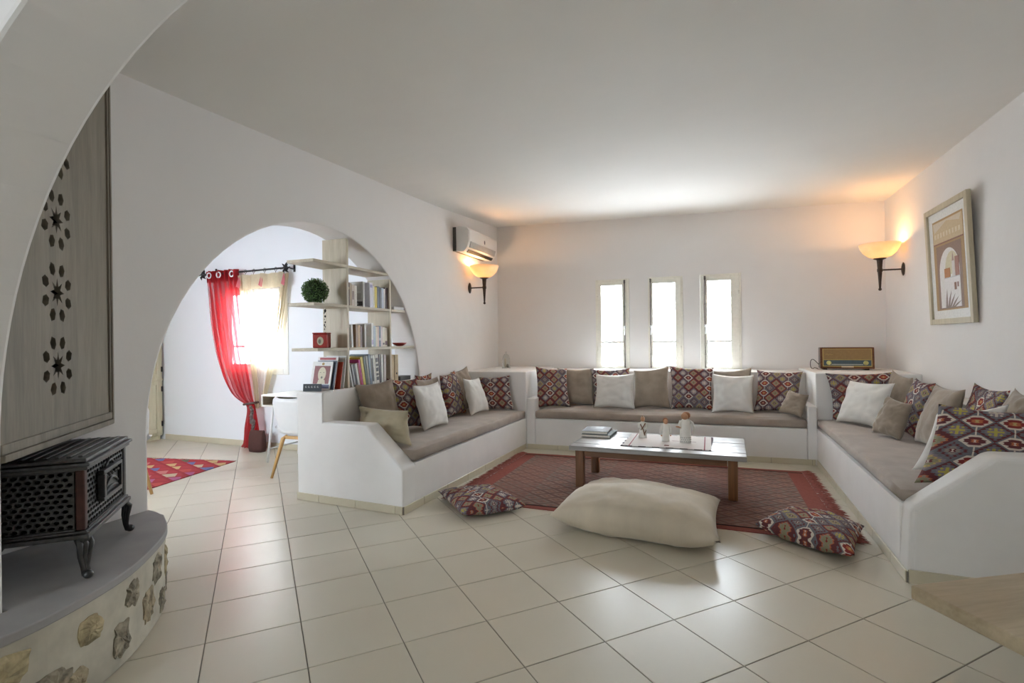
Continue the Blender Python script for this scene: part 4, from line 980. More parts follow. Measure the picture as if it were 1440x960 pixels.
art(-.28, .69, .29, .702, (.24, .11, .07), 3)
art(-.235, .13, .245, .675, (.24, .15, .11), 2)
arch = [(-.19, .14), (.20, .14), (.20, .42)]+[(.005+.195*math.cos(PI*k/16), .44+.20*math.sin(PI*k/16)) for k in range(17)]+[(-.19, .42)]
artpoly(arch, (.70, .68, .66), 3)
artpoly([(-.10, .40), (.19, .43)]+[(.06+.135*math.cos(PI*k/12), .44+.165*math.sin(PI*k/12)) for k in range(13)]+[(-.08, .43)], (.60, .55, .38), 4)
art(-.09, .38, .02, .47, (.42, .17, .05), 5); art(.06, .38, .11, .52, (.62, .58, .55), 5); artpoly([(.065, .52), (.105, .52), (.085, .60)], (.36, .24, .2), 6); art(.12, .39, .19, .55, (.34, .16, .12), 6)
art(-.10, .14, .20, .39, (.72, .70, .70), 6); art(.09, .28, .13, .34, (.20, .09, .05), 7); art(.145, .30, .17, .34, (.22, .12, .10), 7); art(-.10, .385, .20, .392, (.5, .5, .52), 7)
for a in ((-.05, .5), (-.02, .8), (.02, 1.0), (-.085, .2), (.05, 1.25)):
    c_, s_ = math.sin(a[1]), math.cos(a[1]); artpoly([(a[0]-.01, .135), (a[0]+.03, .135), (a[0]+.085*c_+.018, .135+.085*s_), (a[0]+.17*c_, .135+.17*s_), (a[0]+.085*c_-.012, .14+.085*s_)], (.22, .17, .15), 8)

# ------------------------------------------------------------------ radio
rd = thing('radio', 'vintage wooden valve radio on the corner ledge', 'radio', (1.44, 6.86, .934), R(-4))
MB().prism([(-.10, .012), (.10, .012), (.10, .25), (-.075, .25)], -.258, .258, 0).obj('cabinet', 'radio_wood', rd, local=True, bevel=.008, seg=3)
sl = lambda z: -.10+.025*(z-.012)/.238
def rp(x0, x1, z0, z1, o0, o1):
    return MB().add([(x0, sl(z0)-o0, z0), (x1, sl(z0)-o0, z0), (x1, sl(z1)-o0, z1), (x0, sl(z1)-o0, z1), (x0, sl(z0)-o1, z0), (x1, sl(z0)-o1, z0), (x1, sl(z1)-o1, z1), (x0, sl(z1)-o1, z1)],
        [(0, 1, 2, 3), (4, 7, 6, 5), (0, 4, 5, 1), (1, 5, 6, 2), (2, 6, 7, 3), (3, 7, 4, 0)])
mb = rp(-.235, .235, .036, .236, 0, .004); mb.obj('gold_trim', 'gold', rd, local=True)
rp(-.226, .226, .115, .230, .0042, .006).obj('speaker_cloth', flat((.30, .19, .08), .9), rd, local=True)
rp(-.226, .226, .046, .108, .0042, .006).obj('dial_glass', flat((.085, .12, .14), .15), rd, local=True)
rp(-.15, .15, .056, .064, .0062, .007).obj('dial_scale', flat((.5, .5, .46)), rd, local=True)
rp(-.055, .06, .028, .046, .0062, .012).obj('key_row', flat((.60, .50, .32)), rd, local=True)
for x in (-.175, .175):
    mb = MB().lathe([(.024, 0), (.024, .012), (.018, .02), (.0001, .021)], 18); M_ = Matrix.Translation((x, sl(.078)-.006, .078)) @ Matrix.Rotation(R(90), 4, 'X'); mb.v = [tuple(M_ @ Vector(p)) for p in mb.v]
    mb.obj('knob', flat((.50, .46, .16), .3), rd, smooth=True, local=True)
MB().sweep([(-.205, sl(.17)-.0075, .168), (-.19, sl(.18)-.0075, .18), (-.18, sl(.165)-.0075, .163), (-.165, sl(.178)-.0075, .176), (-.15, sl(.168)-.0075, .166), (-.135, sl(.174)-.0075, .172)], .0018, 5).obj('script_badge', 'gold', rd, local=True)
for x in (-.21, .19):
    MB().box((x-.02, -.08, 0), (x+.02, .08, .0125)).obj('foot', 'black', rd, local=True)
MB().sweep([(-.255, .07, .05)]+[(-.30-.045*math.sin(PI*k/10), .05, .10-.085*(1-math.cos(PI*k/10))/2+.02*math.sin(PI*k/5)) for k in range(11)]+[(-.27, .03, .006)], .004, 6).obj('power_cord', 'black', rd, smooth=True, local=True)
# glass bell with a candle on the other ledge
jr = thing('glass_bell', 'clear glass bell over a candle on the left corner ledge', 'candle holder', (-2.62, 6.72, .926))
m, nt, b = newmat('thin_glass'); b.inputs['Base Color'].default_value = (.95, .97, .96, 1); b.inputs['Roughness'].default_value = .03
g = nt.nodes.new('ShaderNodeBsdfTransparent'); g.inputs[0].default_value = (.93, .95, .94, 1); mx = nt.nodes.new('ShaderNodeMixShader'); lw = nt.nodes.new('ShaderNodeLayerWeight'); lw.inputs[0].default_value = .35
gl = nt.nodes.new('ShaderNodeBsdfGlossy'); gl.inputs['Roughness'].default_value = .04
nt.links.new(lw.outputs['Facing'], mx.inputs[0]); nt.links.new(g.outputs[0], mx.inputs[1]); nt.links.new(gl.outputs[0], mx.inputs[2]); nt.links.new(mx.outputs[0], nt.nodes['Material Output'].inputs[0])
MB().lathe([(.052, .012), (.054, .08), (.052, .13), (.044, .165), (.026, .19), (.008, .20), (.008, .205), (.014, .215), (.010, .226), (.0001, .228)], 24, cap=False).obj('bell', 'thin_glass', jr, smooth=True, local=True)
MB().lathe([(.06, 0), (.062, .008), (.05, .0115), (.0001, .0115)], 24).obj('base', 'thin_glass', jr, smooth=True, local=True)
MB().lathe([(.013, .0116), (.013, .13), (.011, .135), (.0001, .135)], 14, (-.01, 0, 0)).obj('candle', flat((.70, .66, .55)), jr, smooth=True, local=True)
MB().lathe([(.018, .0116), (.022, .03), (.018, .055), (.0001, .06)], 12, (.024, .005, 0)).obj('pebble', flat((.30, .27, .22)), jr, smooth=True, local=True)

# ------------------------------------------------------------------ fireplace: hood, hearth, stove
HP = Vector((-2.952, 1.842, 0)); HD = Vector((math.sin(R(39.4)), -math.cos(R(39.4)), 0)); HN = Vector((-HD.y, HD.x, 0))   # HN points into the room
if HN.x < 0: HN = -HN
hood = thing('fireplace_hood', 'tall pale wooden corner fireplace hood pierced with star rosettes', 'fireplace hood', tuple(HP + Vector((0, 0, .89))))
HL = .985
def hp(s, z, o=0): return HP+HD*s+Vector((0, 0, z))+HN*o
# pierced panel: outline and holes filled, then given thickness
HZ0, HZ1 = .955, 2.74
cv = bpy.data.curves.new('pierced_panel', 'CURVE'); cv.dimensions = '2D'; cv.fill_mode = 'BOTH'; cv.extrude = .011
def loop(pts):
    sp_ = cv.splines.new('POLY'); sp_.points.add(len(pts)-1); sp_.use_cyclic_u = True
    for q_, (s_, z_) in zip(sp_.points, pts): q_.co = (s_, z_, 0, 1)
loop([(.045, HZ0), (HL-.002, HZ0), (HL-.002, HZ1), (.045, HZ1)])
cs = .565
for zc in (1.218, 1.529, 1.838, 2.147, 2.456):
    loop([(cs+(.060 if k % 2 == 0 else .027)*math.sin(PI*k/8), zc+(.060 if k % 2 == 0 else .027)*math.cos(PI*k/8)) for k in range(16)])
    for k in range(8):
        a = R(22.5+45*k); ca, sa = math.cos(a), math.sin(a)
        pet = [(.074, 0), (.088, .021), (.116, .023), (.134, 0), (.116, -.023), (.088, -.021)]
        loop([(cs+r*ca-t*sa, zc+r*sa+t*ca) for r, t in pet])
co = bpy.data.objects.new('pierced_panel_outline', cv); C.objects.link(co)
me = bpy.data.meshes.new_from_object(co.evaluated_get(bpy.context.evaluated_depsgraph_get())); me.name = 'pierced_panel'
bpy.data.objects.remove(co)
for v_ in me.vertices: v_.co = hp(v_.co.x, v_.co.y, v_.co.z-.011) - Vector(hood.location)
me.materials.clear(); me.materials.append(MATS['hood_wood'])
o = bpy.data.objects.new('pierced_panel', me); C.objects.link(o); o.parent = hood
def hbar(name, s0, s1, z0, z1, o0, o1, mat='hood_wood'):
    ps = [hp(s0, z0, o0), hp(s1, z0, o0), hp(s1, z0, o1), hp(s0, z0, o1)]; ps += [p+Vector((0, 0, z1-z0)) for p in ps]
    return MB().add(ps, [(0, 3, 2, 1), (4, 5, 6, 7), (0, 1, 5, 4), (1, 2, 6, 5), (2, 3, 7, 6), (3, 0, 4, 7)]).obj(name, mat, hood, bevel=.003)
hbar('side_moulding', .004, .020, .892, HZ1, -.02, .012); hbar('side_moulding', .021, .032, .956, HZ1, -.02, .005); hbar('side_moulding', .033, .0445, .956, HZ1, -.02, .010)
hbar('bottom_moulding', .021, HL-.002, .892, .918, -.022, .016); hbar('bottom_moulding', .021, HL-.002, .919, .9545, -.022, .008)
hbar('shade_backing', .05, HL-.01, .97, HZ1, -.14, -.13, 'soot_shade_black')  # black sheet painting the shade of the hollow hood behind the holes
# hearth with curved front
he = thing('hearth', 'low curved stone hearth with grey plastered top under the hood', 'hearth', (-2.6, 1.4, 0))
outer = [(-2.948, 2.025), (-2.84, 2.012), (-2.73, 1.95), (-2.61, 1.875), (-2.51, 1.79), (-2.40, 1.66), (-2.29, 1.51), (-2.235, 1.41), (-2.19, 1.30), (-2.155, 1.19), (-2.125, 1.07), (-2.12, .95), (-2.13, .81)]
def smooth_path(p, it=2):
    for _ in range(it):
        q = [p[0]]
        for a, b_ in zip(p, p[1:]): q += [(a[0]*.75+b_[0]*.25, a[1]*.75+b_[1]*.25), (a[0]*.25+b_[0]*.75, a[1]*.25+b_[1]*.75)]
        p = q+[p[-1]]
    return p
pth = smooth_path(outer)
base_poly = pth+[(-2.307, .81), (-2.307, 1.085), (-2.948, 1.085)]
inner = []
MB().prism(base_poly, 0, .345, 2).obj('body', 'hearth_mortar', he, bevel=.015, seg=3)
topp = [(x+(.012 if i < len(pth) else 0)*(1 if y < 2.0 else 0), y+(.006 if i < len(pth) and i > 0 and y < 2.0 else 0)) for i, (x, y) in enumerate(base_poly)]
MB().prism(topp, .3455, .380, 2).obj('slab', 'hearth_top', he, bevel=.014, seg=3)
def path_at(t):
    L = [0]
    for a, b_ in zip(pth, pth[1:]): L.append(L[-1]+math.hypot(b_[0]-a[0], b_[1]-a[1]))
    d = t*L[-1]
    for i in range(len(pth)-1):
        if L[i+1] >= d:
            f = (d-L[i])/max(1e-6, L[i+1]-L[i]); a, b_ = pth[i], pth[i+1]
            tx, ty = b_[0]-a[0], b_[1]-a[1]; n_ = math.hypot(tx, ty)
            return Vector((a[0]+tx*f, a[1]+ty*f, 0)), Vector((tx/n_, ty/n_, 0))
rs = random.Random(11)
for k, (t, z, wd, ht, mt) in enumerate([(.13, .25, .07, .09, 'stone_a'), (.17, .10, .08, .10, 'stone_b'), (.25, .22, .06, .11, 'stone_c'), (.33, .07, .07, .08, 'stone_b'), (.38, .25, .075, .10, 'stone_b'), (.45, .13, .08, .11, 'stone_a'), (.55, .26, .07, .08, 'stone_b'), (.60, .11, .07, .10, 'stone_b'), (.70, .24, .075, .075, 'stone_c'), (.80, .12, .10, .09, 'stone_b'), (.74, .08, .06, .07, 'stone_a'), (.90, .25, .11, .085, 'stone_c'), (.965, .10, .10, .09, 'stone_a')]):
    p, tg = path_at(t); nr = Vector((-tg.y, tg.x, 0)); 
    if nr.dot(p-Vector((-2.95, 1.1, 0))) < 0: nr = -nr
    mb = MB(); n_ = 22; rings = [(1.0, -.010), (.93, .002), (.66, .007), (.3, .008)]
    for q, o_ in rings:
        for i in range(n_):
            a = 2*PI*i/n_; w_ = q*(1+.42*noise.noise(Vector((math.cos(a)*1.9+k*3, math.sin(a)*1.9, k)))+.22*noise.noise(Vector((math.cos(a)*5+k*3, math.sin(a)*5, k+7))))
            ca_, sa_ = math.cos(a), math.sin(a); ss = lambda c__: math.copysign(abs(c__)**.7, c__)
            pp = p+tg*ss(ca_)*wd*.82*w_+Vector((0, 0, z+ss(sa_)*ht*.70*w_))+nr*(o_+.009*noise.noise(Vector((a*2.6, q*4, k*5))))
            pp.z = max(.008, min(.338, pp.z)); mb.v.append(tuple(pp))
    for r_i in range(len(rings)-1):
        for i in range(n_): mb.f.append((r_i*n_+i, r_i*n_+(i+1) % n_, (r_i+1)*n_+(i+1) % n_, (r_i+1)*n_+i))
    mb.f.append(tuple(3*n_+i for i in range(n_))); mb.mi = [0]*len(mb.f); mb.obj('stone', mt, he, smooth=False)
# cast iron stove
FP = Vector((-2.325, 1.345, 0)); SD = Vector((-.680, .733, 0)); SB = Vector((-.733, -.680, 0))      # along the front, towards the wall corner
stv = thing('stove', 'black cast iron wood stove with pierced grilles on the hearth', 'stove', tuple(FP+SD*.27+SB*.15+Vector((0, 0, .38))))
SL, SW = .54, .30
def spt(a, b_, z, o=0): return FP+SD*a+SB*b_+Vector((0, 0, z))
def sbox(mb, a0, a1, b0, b1, z0, z1):
    ps = [spt(a0, b0, z0), spt(a1, b0, z0), spt(a1, b1, z0), spt(a0, b1, z0)]; ps += [p+Vector((0, 0, z1-z0)) for p in ps]
    return mb.add(ps, [(0, 3, 2, 1), (4, 5, 6, 7), (0, 1, 5, 4), (1, 2, 6, 5), (2, 3, 7, 6), (3, 0, 4, 7)])
SZ0, SZ1 = .565, .825
sbox(MB(), .025, SL-.025, .025, SW-.02, SZ0, SZ1-.002).obj('firebox', 'soot_shade_black', stv)
mb = MB(); sbox(mb, -.022, SL+.022, -.022, SW+.02, SZ1, SZ1+.014); sbox(mb, -.008, SL+.008, -.008, SW+.005, SZ1+.0142, SZ1+.030); sbox(mb, -.012, SL+.012, -.012, SW+.01, SZ1-.016, SZ1-.0002)
mb.obj('top_plate', 'cast_iron', stv, bevel=.004)
mb = MB()
for i in range(7): sbox(mb, .03, SL-.03, .015+i*.038, .030+i*.038, SZ1+.0302, SZ1+.037)
mb.obj('top_ribs', 'cast_iron', stv, bevel=.002)
mb = MB(); sbox(mb, -.015, SL+.015, -.015, SW+.01, SZ0-.026, SZ0-.008); sbox(mb, -.006, SL+.006, -.006, SW+.005, SZ0-.0078, SZ0+.004); mb.obj('base_plate', 'cast_iron', stv, bevel=.004)
for a, b_ in ((0, 0), (SL-.032, 0), (0, SW-.032), (SL-.032, SW-.032)):
    mb = MB(); sbox(mb, a, a+.032, b_, b_+.032, SZ0+.0045, SZ1-.0165)
    mb.obj('corner_post', 'rust_enamel' if b_ == 0 and a == 0 else 'cast_iron', stv, bevel=.006)
def grille(fn, w_, h_, nx_, nz_, name):
    """pierced plate: each cell a rectangle with an eight-sided hole, rows staggered"""
    mb = MB(); cw, ch = w_/nx_, h_/nz_
    def cell(x0, x1, z0, z1, hole=True):
        for d0, d1 in ((0, 1),):
            R_ = [(x0, z0), ((x0+x1)/2, z0), (x1, z0), (x1, (z0+z1)/2), (x1, z1), ((x0+x1)/2, z1), (x0, z1), (x0, (z0+z1)/2)]
            cx, cz = (x0+x1)/2, (z0+z1)/2; rx, rz = (x1-x0)*.36, (z1-z0)*.37
            Hh = [(cx+rx*math.cos(a), cz+rz*math.sin(a)) for a in [R(225+45*k) for k in range(8)]]
            if not hole: mb.add([fn(x, z, .0) for x, z in R_], [tuple(range(8))]); return
            vs = [fn(x, z, 0) for x, z in R_]+[fn(x, z, .0015) for x, z in Hh]+[fn(x, z, -.006) for x, z in Hh]
            mb.add(vs, [(k, (k+1) % 8, 8+(k+1) % 8, 8+k) for k in range(8)]+[(8+k, 8+(k+1) % 8, 16+(k+1) % 8, 16+k) for k in range(8)])
    for j in range(nz_):
        z0, z1 = j*ch, (j+1)*ch
        if j % 2 == 0:
            for i in range(nx_): cell(i*cw, (i+1)*cw, z0, z1)
        else:
            cell(0, cw/2, z0, z1, False); cell(w_-cw/2, w_, z0, z1, False)
            for i in range(nx_-1): cell((i+.5)*cw, (i+1.5)*cw, z0, z1)
    return mb.obj(name, 'cast_iron', stv)
gz = SZ0+.012; gh = SZ1-.02-gz
grille(lambda x, z, o: spt(.036+x, .006-o, gz+z), SL-.072, gh, 15, 11, 'front_grille')
grille(lambda x, z, o: spt(.006-o, .036+x, gz+z), SW-.072, gh, 8, 11, 'side_grille')
grille(lambda x, z, o: spt(SL-.006+o, .036+x, gz+z), SW-.072, gh, 8, 11, 'side_grille')
for z in (gz-.006, gz+gh):
    sbox(MB(), .033, SL-.033, -.002, .008, z, z+.006).obj('grille_rim', 'cast_iron', stv); sbox(MB(), -.002, .008, .033, SW-.033, z, z+.006).obj('grille_rim', 'cast_iron', stv)
# raised door with an arched emblem
mb = MB(); sbox(mb, .15, .40, -.022, .004, .64, .655); sbox(mb, .15, .40, -.022, .004, .755, .770); sbox(mb, .15, .175, -.024, .004, .6555, .7545); sbox(mb, .385, .40, -.022, .004, .6555, .7545); sbox(mb, .176, .384, -.008, .003, .6555, .7545)
mb.obj('door', 'cast_iron', stv, bevel=.003)
mb = MB().sweep([spt(.20+.16*k/10, -.012, .685+.03*math.sin(PI*k/10)) for k in range(11)], .006, 6).sweep([spt(.20+.16*k/10, -.012, .665+.012*math.sin(PI*k/10)) for k in range(11)], .005, 6)
for k in range(5): mb.ball(spt(.205+.038*k, -.012, .735), .009, 6)
mb.sweep([spt(.22+.11*k/8, -.006, .771+.022*math.sin(PI*k/8)) for k in range(9)], .006, 6)
mb.obj('door_relief', 'cast_iron', stv, smooth=True)
def stove_leg(a, b_, da, db):
    mb = MB(); d = SD*da+SB*db
    top = spt(a, b_, .552); foot = spt(a, b_, .395)+d*.035
    for off in (-.020, 0, .020):
        sidev = (SD*(-db)+SB*da)*off
        mb.sweep([top+sidev-d*.004, top+sidev+d*.030+Vector((0, 0, -.035)), top+sidev*.8+d*.022+Vector((0, 0, -.085)), foot+sidev*.35-d*.012+Vector((0, 0, .03)), foot+sidev*.3], [.010, .012, .009, .009, .012], 8)
    mb.ball(top+d*.012+Vector((0, 0, -.012)), .026, 8); mb.ball(foot+d*.008+Vector((0, 0, .004)), .018, 8, .95)
    return mb.obj('leg', 'cast_iron', stv, smooth=True)
k_ = .7071
for a, b_, da, db in ((.02, .02, -k_, -k_), (SL-.02, .02, k_, -k_), (.02, SW-.03, -k_, k_), (SL-.02, SW-.03, k_, k_)): stove_leg(a, b_, da, db)
MB().lathe([(.04, 0), (.04, .40)], 20, spt(SL/2+.03, SW-.038, SZ1+.0375)).obj('flue', 'soot_shade_black', stv, smooth=True)

# ------------------------------------------------------------------ wooden table corner on the right
wt = thing('slab_table', 'pale wooden table with a thick plank top at the right edge', 'table', (1.15, 1.95, 0), R(31))
cz = .45
c0 = Vector((.635, 2.155, 0)); M_ = Matrix.Rotation(-R(31), 4, 'Z')
l0 = M_ @ (c0-Vector((1.15, 1.95, 0)))
tx0, ty1 = l0.x, l0.y; tx1, ty0 = tx0+1.0, ty1-.95
for k in range(2):
    a0, a1 = ty0+(ty1-ty0)*k/2+.001, ty0+(ty1-ty0)*(k+1)/2-.001
    MB().box((tx0, a0, cz-.048), (tx1, a1, cz)).obj('plank', 'slab_wood', wt, local=True, bevel=.006, seg=3)
mb = MB().box((tx0+.42, ty0+.3, 0), (tx0+.58, ty1-.40, cz-.0485)); mb.obj('pedestal', 'slab_wood', wt, local=True, bevel=.004)

# ------------------------------------------------------------------ dining room things
cab = thing('cupboard', 'cream painted cupboard with stacked doors in the dining room corner', 'cupboard', (-7.27, 4.60, 0))
MB().box((-7.498, 4.10, .06), (-7.075, 5.065, 2.25)).box((-7.498, 4.12, 0), (-7.10, 5.05, .0595)).obj('body', 'cabinet_wood', cab, bevel=.003)
for z0, z1 in ((.10, .815), (.845, 2.20)):
    for y0, y1 in ((4.13, 4.575), (4.58, 5.03)):
        d = MB().box((-7.074, y0, z0), (-7.05, y0+.06, z1)).box((-7.074, y1-.06, z0), (-7.05, y1, z1)).box((-7.074, y0+.06, z1-.06), (-7.05, y1-.06, z1)).box((-7.074, y0+.06, z0), (-7.05, y1-.06, z0+.06)).box((-7.074, y0+.06, z0+.06), (-7.062, y1-.06, z1-.06)).obj('door', 'cabinet_wood', cab, bevel=.003)
        if y1 > 5:
            for z in ((z0+.09, z1-.15)): MB().box((-7.052, y1+.002, z), (-7.044, y1+.022, z+.07)).obj('hinge', 'black', d)
MB().box((-7.074, 4.10, .8155), (-7.06, 5.065, .8445)).obj('rail', 'cabinet_wood', cab)
# bright kilim in the dining room
r2 = thing('rug', 'bright red kilim with coloured lozenges in the dining room', 'rug', (-5.62, 3.27, 0), R(10))
mb = MB().box((-.86, -.95, .0005), (.86, .95, .007)); mb.obj('weave', 'rug_bright', r2, local=True)
mb = MB(); rr_ = random.Random(9)
for k in range(260):
    x = -.86+1.72*(k+rr_.random())/260; mb.add([(x-.003, .95, .005), (x+.003, .95, .005), (x+rr_.uniform(-.02, .02), .95+rr_.uniform(.03, .06), .003)], [(0, 1, 2)])
tag(mb.obj('fringe', 'fringe_dark', r2, local=True), kind='stuff')
# desk
dk_ = thing('desk', 'narrow white desk with an open compartment against the dining room wall', 'desk', (-4.0, 4.66, 0))
x0, x1, y0, y1, z0, z1 = -4.60, -3.45, 4.40, 4.92, .615, .745
MB().box((x0, y0, z1-.018), (x1, y1, z1)).box((x0, y0, z0), (x1, y1, z0+.016)).box((x0, y0, z0+.0165), (x0+.016, y1, z1-.0185)).box((x1-.016, y0, z0+.0165), (x1, y1, z1-.0185)).box((x0+.0165, y1-.016, z0+.0165), (x1-.0165, y1, z1-.0185)).obj('top_box', 'white_paint', dk_, bevel=.002)
MB().box((x0+.0165, y0+.01, z0+.0162), (x0+.020, y1-.017, z1-.0187)).box((x0+.021, y0+.01, z0+.0162), (x1-.02, y1-.02, z0+.019)).obj('lining', 'shelf_wood_flat', dk_)
for xa, xb in ((x0+.11, x0+.05), (x1-.11, x1-.05)):
    for ya, yb in ((y0+.06, y0+.03), (y1-.06, y1-.03)):
        MB().sweep([(xa, ya, z0), (xb, yb, 0)], .013, 8).obj('leg', 'white_metal', dk_, smooth=True)
    MB().sweep([((xa+xb)/2-.012*(1 if xa < -4 else -1), y0+.04, .15), ((xa+xb)/2-.012*(1 if xa < -4 else -1), y1-.04, .15)], .009, 8).obj('stretcher', 'white_metal', dk_, smooth=True)
for k, (lab, cc) in enumerate((('dark folder lying in the open desk compartment', (.10, .10, .11)), ('grey booklet on the dark folder in the desk', (.42, .42, .42)))):
    o = tag(MB().box((0, 0, 0), (.24-.03*k, .22-.02*k, .016)).obj('folder', flat(cc)), lab, 'folder', 'papers in the desk'); o.location = (x0+.13+.03*k, y0+.04+.015*k, z0+.0192+.0165*k); o.rotation_euler = (0, 0, .08-.1*k)
# shell chairs
def chair(label, loc, rz):
    r_ = thing('shell_chair', label, 'chair', loc, rz, 'white shell chairs with wooden legs')
    mb = MB(); nu, nv = 18, 20
    for k in (0, 1):
        for j in range(nv+1):
            t = j/nv
            # profile along seat (front) to back top; y = depth, z = height
            if t < .5: s = t/.5; yy = .22-.40*s; zz = .435-.02*math.sin(PI*s)+.012*(1-s)**6*-3
            else: s = (t-.5)/.5; yy = -.18-.07*s-.03*math.sin(PI*s/2); zz = .415+.365*s**1.05
            bend = math.exp(-((t-.5)/.12)**2)
            yy -= .0*bend; zz += .02*bend*.6
            wdt = (.215+.035*math.sin(PI*min(1, t/.55)))*(1 if t < .9 else math.sqrt(max(.0, 1-((t-.9)/.1)**2*.45)))
            for i in range(nu+1):
                u = -1+2*i/nu; lift = abs(u)**3
                x = u*wdt; y = yy+lift*(.07 if t > .5 else .02); z = zz+lift*(.07*(1-abs(t-.35)) if t < .7 else .02)
                nz_ = -.008 if k else 0
                mb.v.append((x, y-(-nz_ if t > .55 else 0), z+(nz_ if t <= .55 else 0)))
    n_ = (nu+1)*(nv+1); q = lambda i, j, k: k*n_+j*(nu+1)+i
    for j in range(nv):
        for i in range(nu):
            for k in (0, 1): mb.f.append((q(i, j, k), q(i+1, j, k), q(i+1, j+1, k), q(i, j+1, k)))
    for i in range(nu): mb.f += [(q(i, 0, 0), q(i+1, 0, 0), q(i+1, 0, 1), q(i, 0, 1)), (q(i, nv, 0), q(i+1, nv, 0), q(i+1, nv, 1), q(i, nv, 1))]
    for j in range(nv): mb.f += [(q(0, j, 0), q(0, j+1, 0), q(0, j+1, 1), q(0, j, 1)), (q(nu, j, 0), q(nu, j+1, 0), q(nu, j+1, 1), q(nu, j, 1))]
    mb.mi = [0]*len(mb.f); mb.obj('shell', 'chair_shell', r_, smooth=True, local=True)
    for sx, sy in ((-1, -1), (1, -1), (-1, 1), (1, 1)):
        MB().sweep([(sx*.12, sy*.11, .395), (sx*.145, sy*.145, .375), (sx*.225, sy*.215, .0)], [.020, .021, .012], 8).obj('leg', 'oak_leg', r_, local=True, smooth=True)
    for s in (-1, 1):
        MB().bar((-.14, s*.128, .385), (.14, s*.128, .385), .03, .03).obj('rail', 'oak_leg', r_, local=True, bevel=.004)
    return r_
chair('white shell chair with oak legs pushed up to the desk', (-3.77, 4.15, 0), R(4))
chair('white shell chair almost hidden behind the left jamb of the arch', (-4.84, 3.06, .0085), R(60))
# curtains and rod
YR = lambda x: fwy(x)-.085
cr = thing('curtain_rod', 'black wrought iron curtain rod with leaf finials above the dining window', 'curtain rod', (-5.45, 4.95, 2.22))
MB().sweep([(-6.16, YR(-6.16), 2.205), (-4.74, YR(-4.74), 2.215)], .011, 10).obj('rod', 'iron_black', cr, smooth=True)
for x in (-6.17, -4.76):
    z = 2.21; mb = MB().ball((x, YR(x), z), .03, 8)
    for k in range(6):
        a = PI*k/3; mb.sweep([(x, YR(x)-.008, z), (x+.045*math.cos(a), YR(x)-.014, z+.045*math.sin(a)), (x+.075*math.cos(a+.2), YR(x)-.006, z+.075*math.sin(a+.2))], [.012, .02, .003], 8, squash=.45)
    mb.obj('finial', 'iron_black', cr, smooth=True)
for x in (-6.03, -4.70):
    MB().box((x-.012, fwy(x)-.012, 2.17), (x+.012, fwy(x)-.002, 2.29)).sweep([(x, fwy(x)-.006, 2.20), (x, YR(x), 2.209)], .008, 8).obj('bracket', 'iron_black', cr, smooth=False)
def curtain(name, rows, folds, amp, mat, parent, off=0, nu=56, sub=6):
    """rows: (z, x left, x right, depth) from top to bottom"""
    mb = MB(); mb.uv = []; R_ = []
    for a, b_ in zip(rows, rows[1:]):
        for k in range(sub):
            t = k/sub; R_.append(tuple(a[i]*(1-t)+b_[i]*t for i in range(4)))
    R_.append(rows[-1])
    # smooth the outline
    for _ in range(4): R_ = [R_[0]]+[tuple((R_[i-1][c]+2*R_[i][c]+R_[i+1][c])/4 for c in range(4)) for i in range(1, len(R_)-1)]+[R_[-1]]
    for j, (z, xl, xr, dp) in enumerate(R_):
        for i in range(nu+1):
            t = i/nu; x = xl+(xr-xl)*t
            ph = 2*PI*folds*t; y = YR(-5.4)-.02+off+dp*amp*(math.sin(ph)+.4*math.sin(ph*1.7+z*3))
            mb.v.append((x, y+(fwy(x)-fwy(-5.4)), z+.006*math.sin(ph*.5))); mb.uv.append((t*1.2, z))
    for j in range(len(R_)-1):
        for i in range(nu): mb.f.append((j*(nu+1)+i, j*(nu+1)+i+1, (j+1)*(nu+1)+i+1, (j+1)*(nu+1)+i))
    mb.mi = [0]*len(mb.f); return mb.obj(name, mat, parent, smooth=True)
rc = thing('curtain', 'sheer red eyelet curtain gathered low with a tieback', 'curtain', (-5.6, 4.9, 1.2))
curtain('panel', [(2.235, -6.10, -5.54, 1), (2.02, -6.06, -5.52, 1), (1.55, -6.00, -5.46, 1), (1.15, -5.92, -5.40, .9), (.85, -5.80, -5.34, .8), (.68, -5.68, -5.31, .7), (.60, -5.56, -5.29, .6), (.54, -5.40, -5.27, .5), (.44, -5.40, -5.25, .6), (.25, -5.46, -5.21, .9), (.06, -5.47, -5.20, 1), (.012, -5.52, -5.18, 1)], 6, .032, 'red_sheer', rc)
curtain('heading', [(2.245, -6.10, -5.53, 1), (2.10, -6.085, -5.525, 1)], 6, .034, 'maroon_cloth', rc, .004, sub=3)
for k, x in enumerate((-6.0, -5.83, -5.60)):
    mb = MB(); ring_ = [(x+.034*math.cos(2*PI*i/16), YR(x)-.052, 2.185+.034*math.sin(2*PI*i/16)) for i in range(17)]
    mb.sweep(ring_, .008, 6, cap=False).obj('eyelet', 'white_metal', rc, smooth=True)
cc = thing('curtain', 'cream tab curtain with a red tipped valance beside the red one', 'curtain', (-5.1, 4.88, 1.4))
curtain('panel', [(2.15, -5.56, -5.42, .8), (1.6, -5.48, -5.36, .8), (1.1, -5.38, -5.28, .7), (.7, -5.33, -5.24, .5), (.50, -5.30, -5.24, .4)], 3, .02, 'cream_cloth', cc, .035)
curtain('panel', [(2.15, -4.86, -4.73, .8), (1.6, -4.93, -4.82, .8), (1.1, -5.06, -4.95, .7), (.7, -5.17, -5.09, .5), (.52, -5.23, -5.18, .4)], 3, .02, 'cream_cloth', cc, .035)
curtain('sheer_panel', [(2.14, -5.46, -4.84, .8), (1.6, -5.40, -4.92, .8), (1.1, -5.30, -5.05, .7), (.72, -5.25, -5.16, .5), (.54, -5.245, -5.20, .4)], 6, .015, 'cream_sheer', cc, .05)
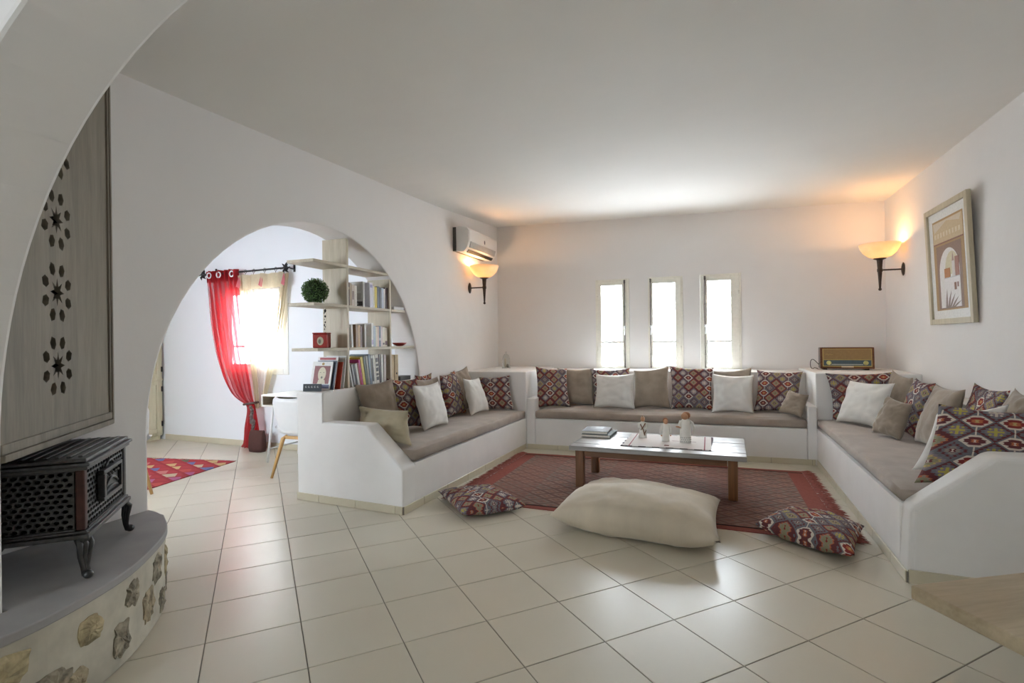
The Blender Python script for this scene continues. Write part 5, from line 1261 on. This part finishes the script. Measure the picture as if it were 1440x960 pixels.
curtain('valance', [(2.16, -5.52, -4.76, 1), (2.07, -5.50, -4.77, 1), (1.98, -5.49, -4.79, 1.1)], 5, .022, 'cream_cloth', cc, -.012, sub=4)
for x, w_ in ((-5.47, .05), (-5.10, .045), (-4.74, .04)):
    MB().add([(x, YR(x)-.055, 2.15), (x-w_, YR(x)-.06, 2.02), (x+w_*.4, YR(x)-.065, 1.99), (x+w_*.6, YR(x)-.06, 2.08)], [(0, 1, 2, 3)]).obj('red_tip', 'pink_cloth', cc)
for x in (-5.42, -5.28, -5.10, -4.92, -4.79):
    MB().sweep([(x+.018*math.cos(2*PI*i/12), YR(x), 2.208+.024*math.sin(2*PI*i/12)) for i in range(13)], .003, 5, cap=False).sweep([(x, YR(x), 2.185), (x, YR(x)-.01, 2.145)], .003, 5).obj('curtain_ring', 'iron_black', cc, smooth=True)
tbk = thing('tieback', 'dark beaded tieback rope around the red curtain', 'tieback', (-5.30, 4.86, .55))
mb = MB().sweep([(-5.335+.095*math.cos(2*PI*i/14), YR(-5.33)-.02+.065*math.sin(2*PI*i/14), .565+.015*math.cos(2*PI*i/14)) for i in range(15)], .014, 7, cap=False)
mb.obj('loop', flat((.09, .05, .045)), tbk, smooth=True)
mb = MB()
for k in range(9): mb.ball((-5.245+.012*math.sin(k*1.3)+.004*k, YR(-5.2)-.10, .53-.035*k), .022 if k != 5 else .034, 6)
mb.obj('bead', flat((.13, .10, .09)), tbk, smooth=True)
bag = thing('pouch', 'dark brown cloth pouch on the floor below the curtain tieback', 'bag', (-5.13, 4.84, 0))
mb = MB(); 
for (z, a, b_) in ((.002, .10, .055), (.05, .112, .062), (.18, .11, .05), (.24, .105, .03), (.255, .10, .012)):
    for k in range(20):
        t = 2*PI*k/20; ss = lambda v__: math.copysign(abs(v__)**.6, v__); mb.v.append((a*ss(math.cos(t)), b_*ss(math.sin(t))+.004*math.sin(5*t), z+.006*math.sin(3*t)*(z > .1)))
for j in range(4):
    for k in range(20): mb.f.append((j*20+k, j*20+(k+1) % 20, (j+1)*20+(k+1) % 20, (j+1)*20+k))
mb.f += [tuple(range(20))[::-1], tuple(80+k for k in range(20))]; mb.mi = [0]*len(mb.f)
mb.obj('sack', flat((.075, .028, .022), .85), bag, smooth=True, local=True)
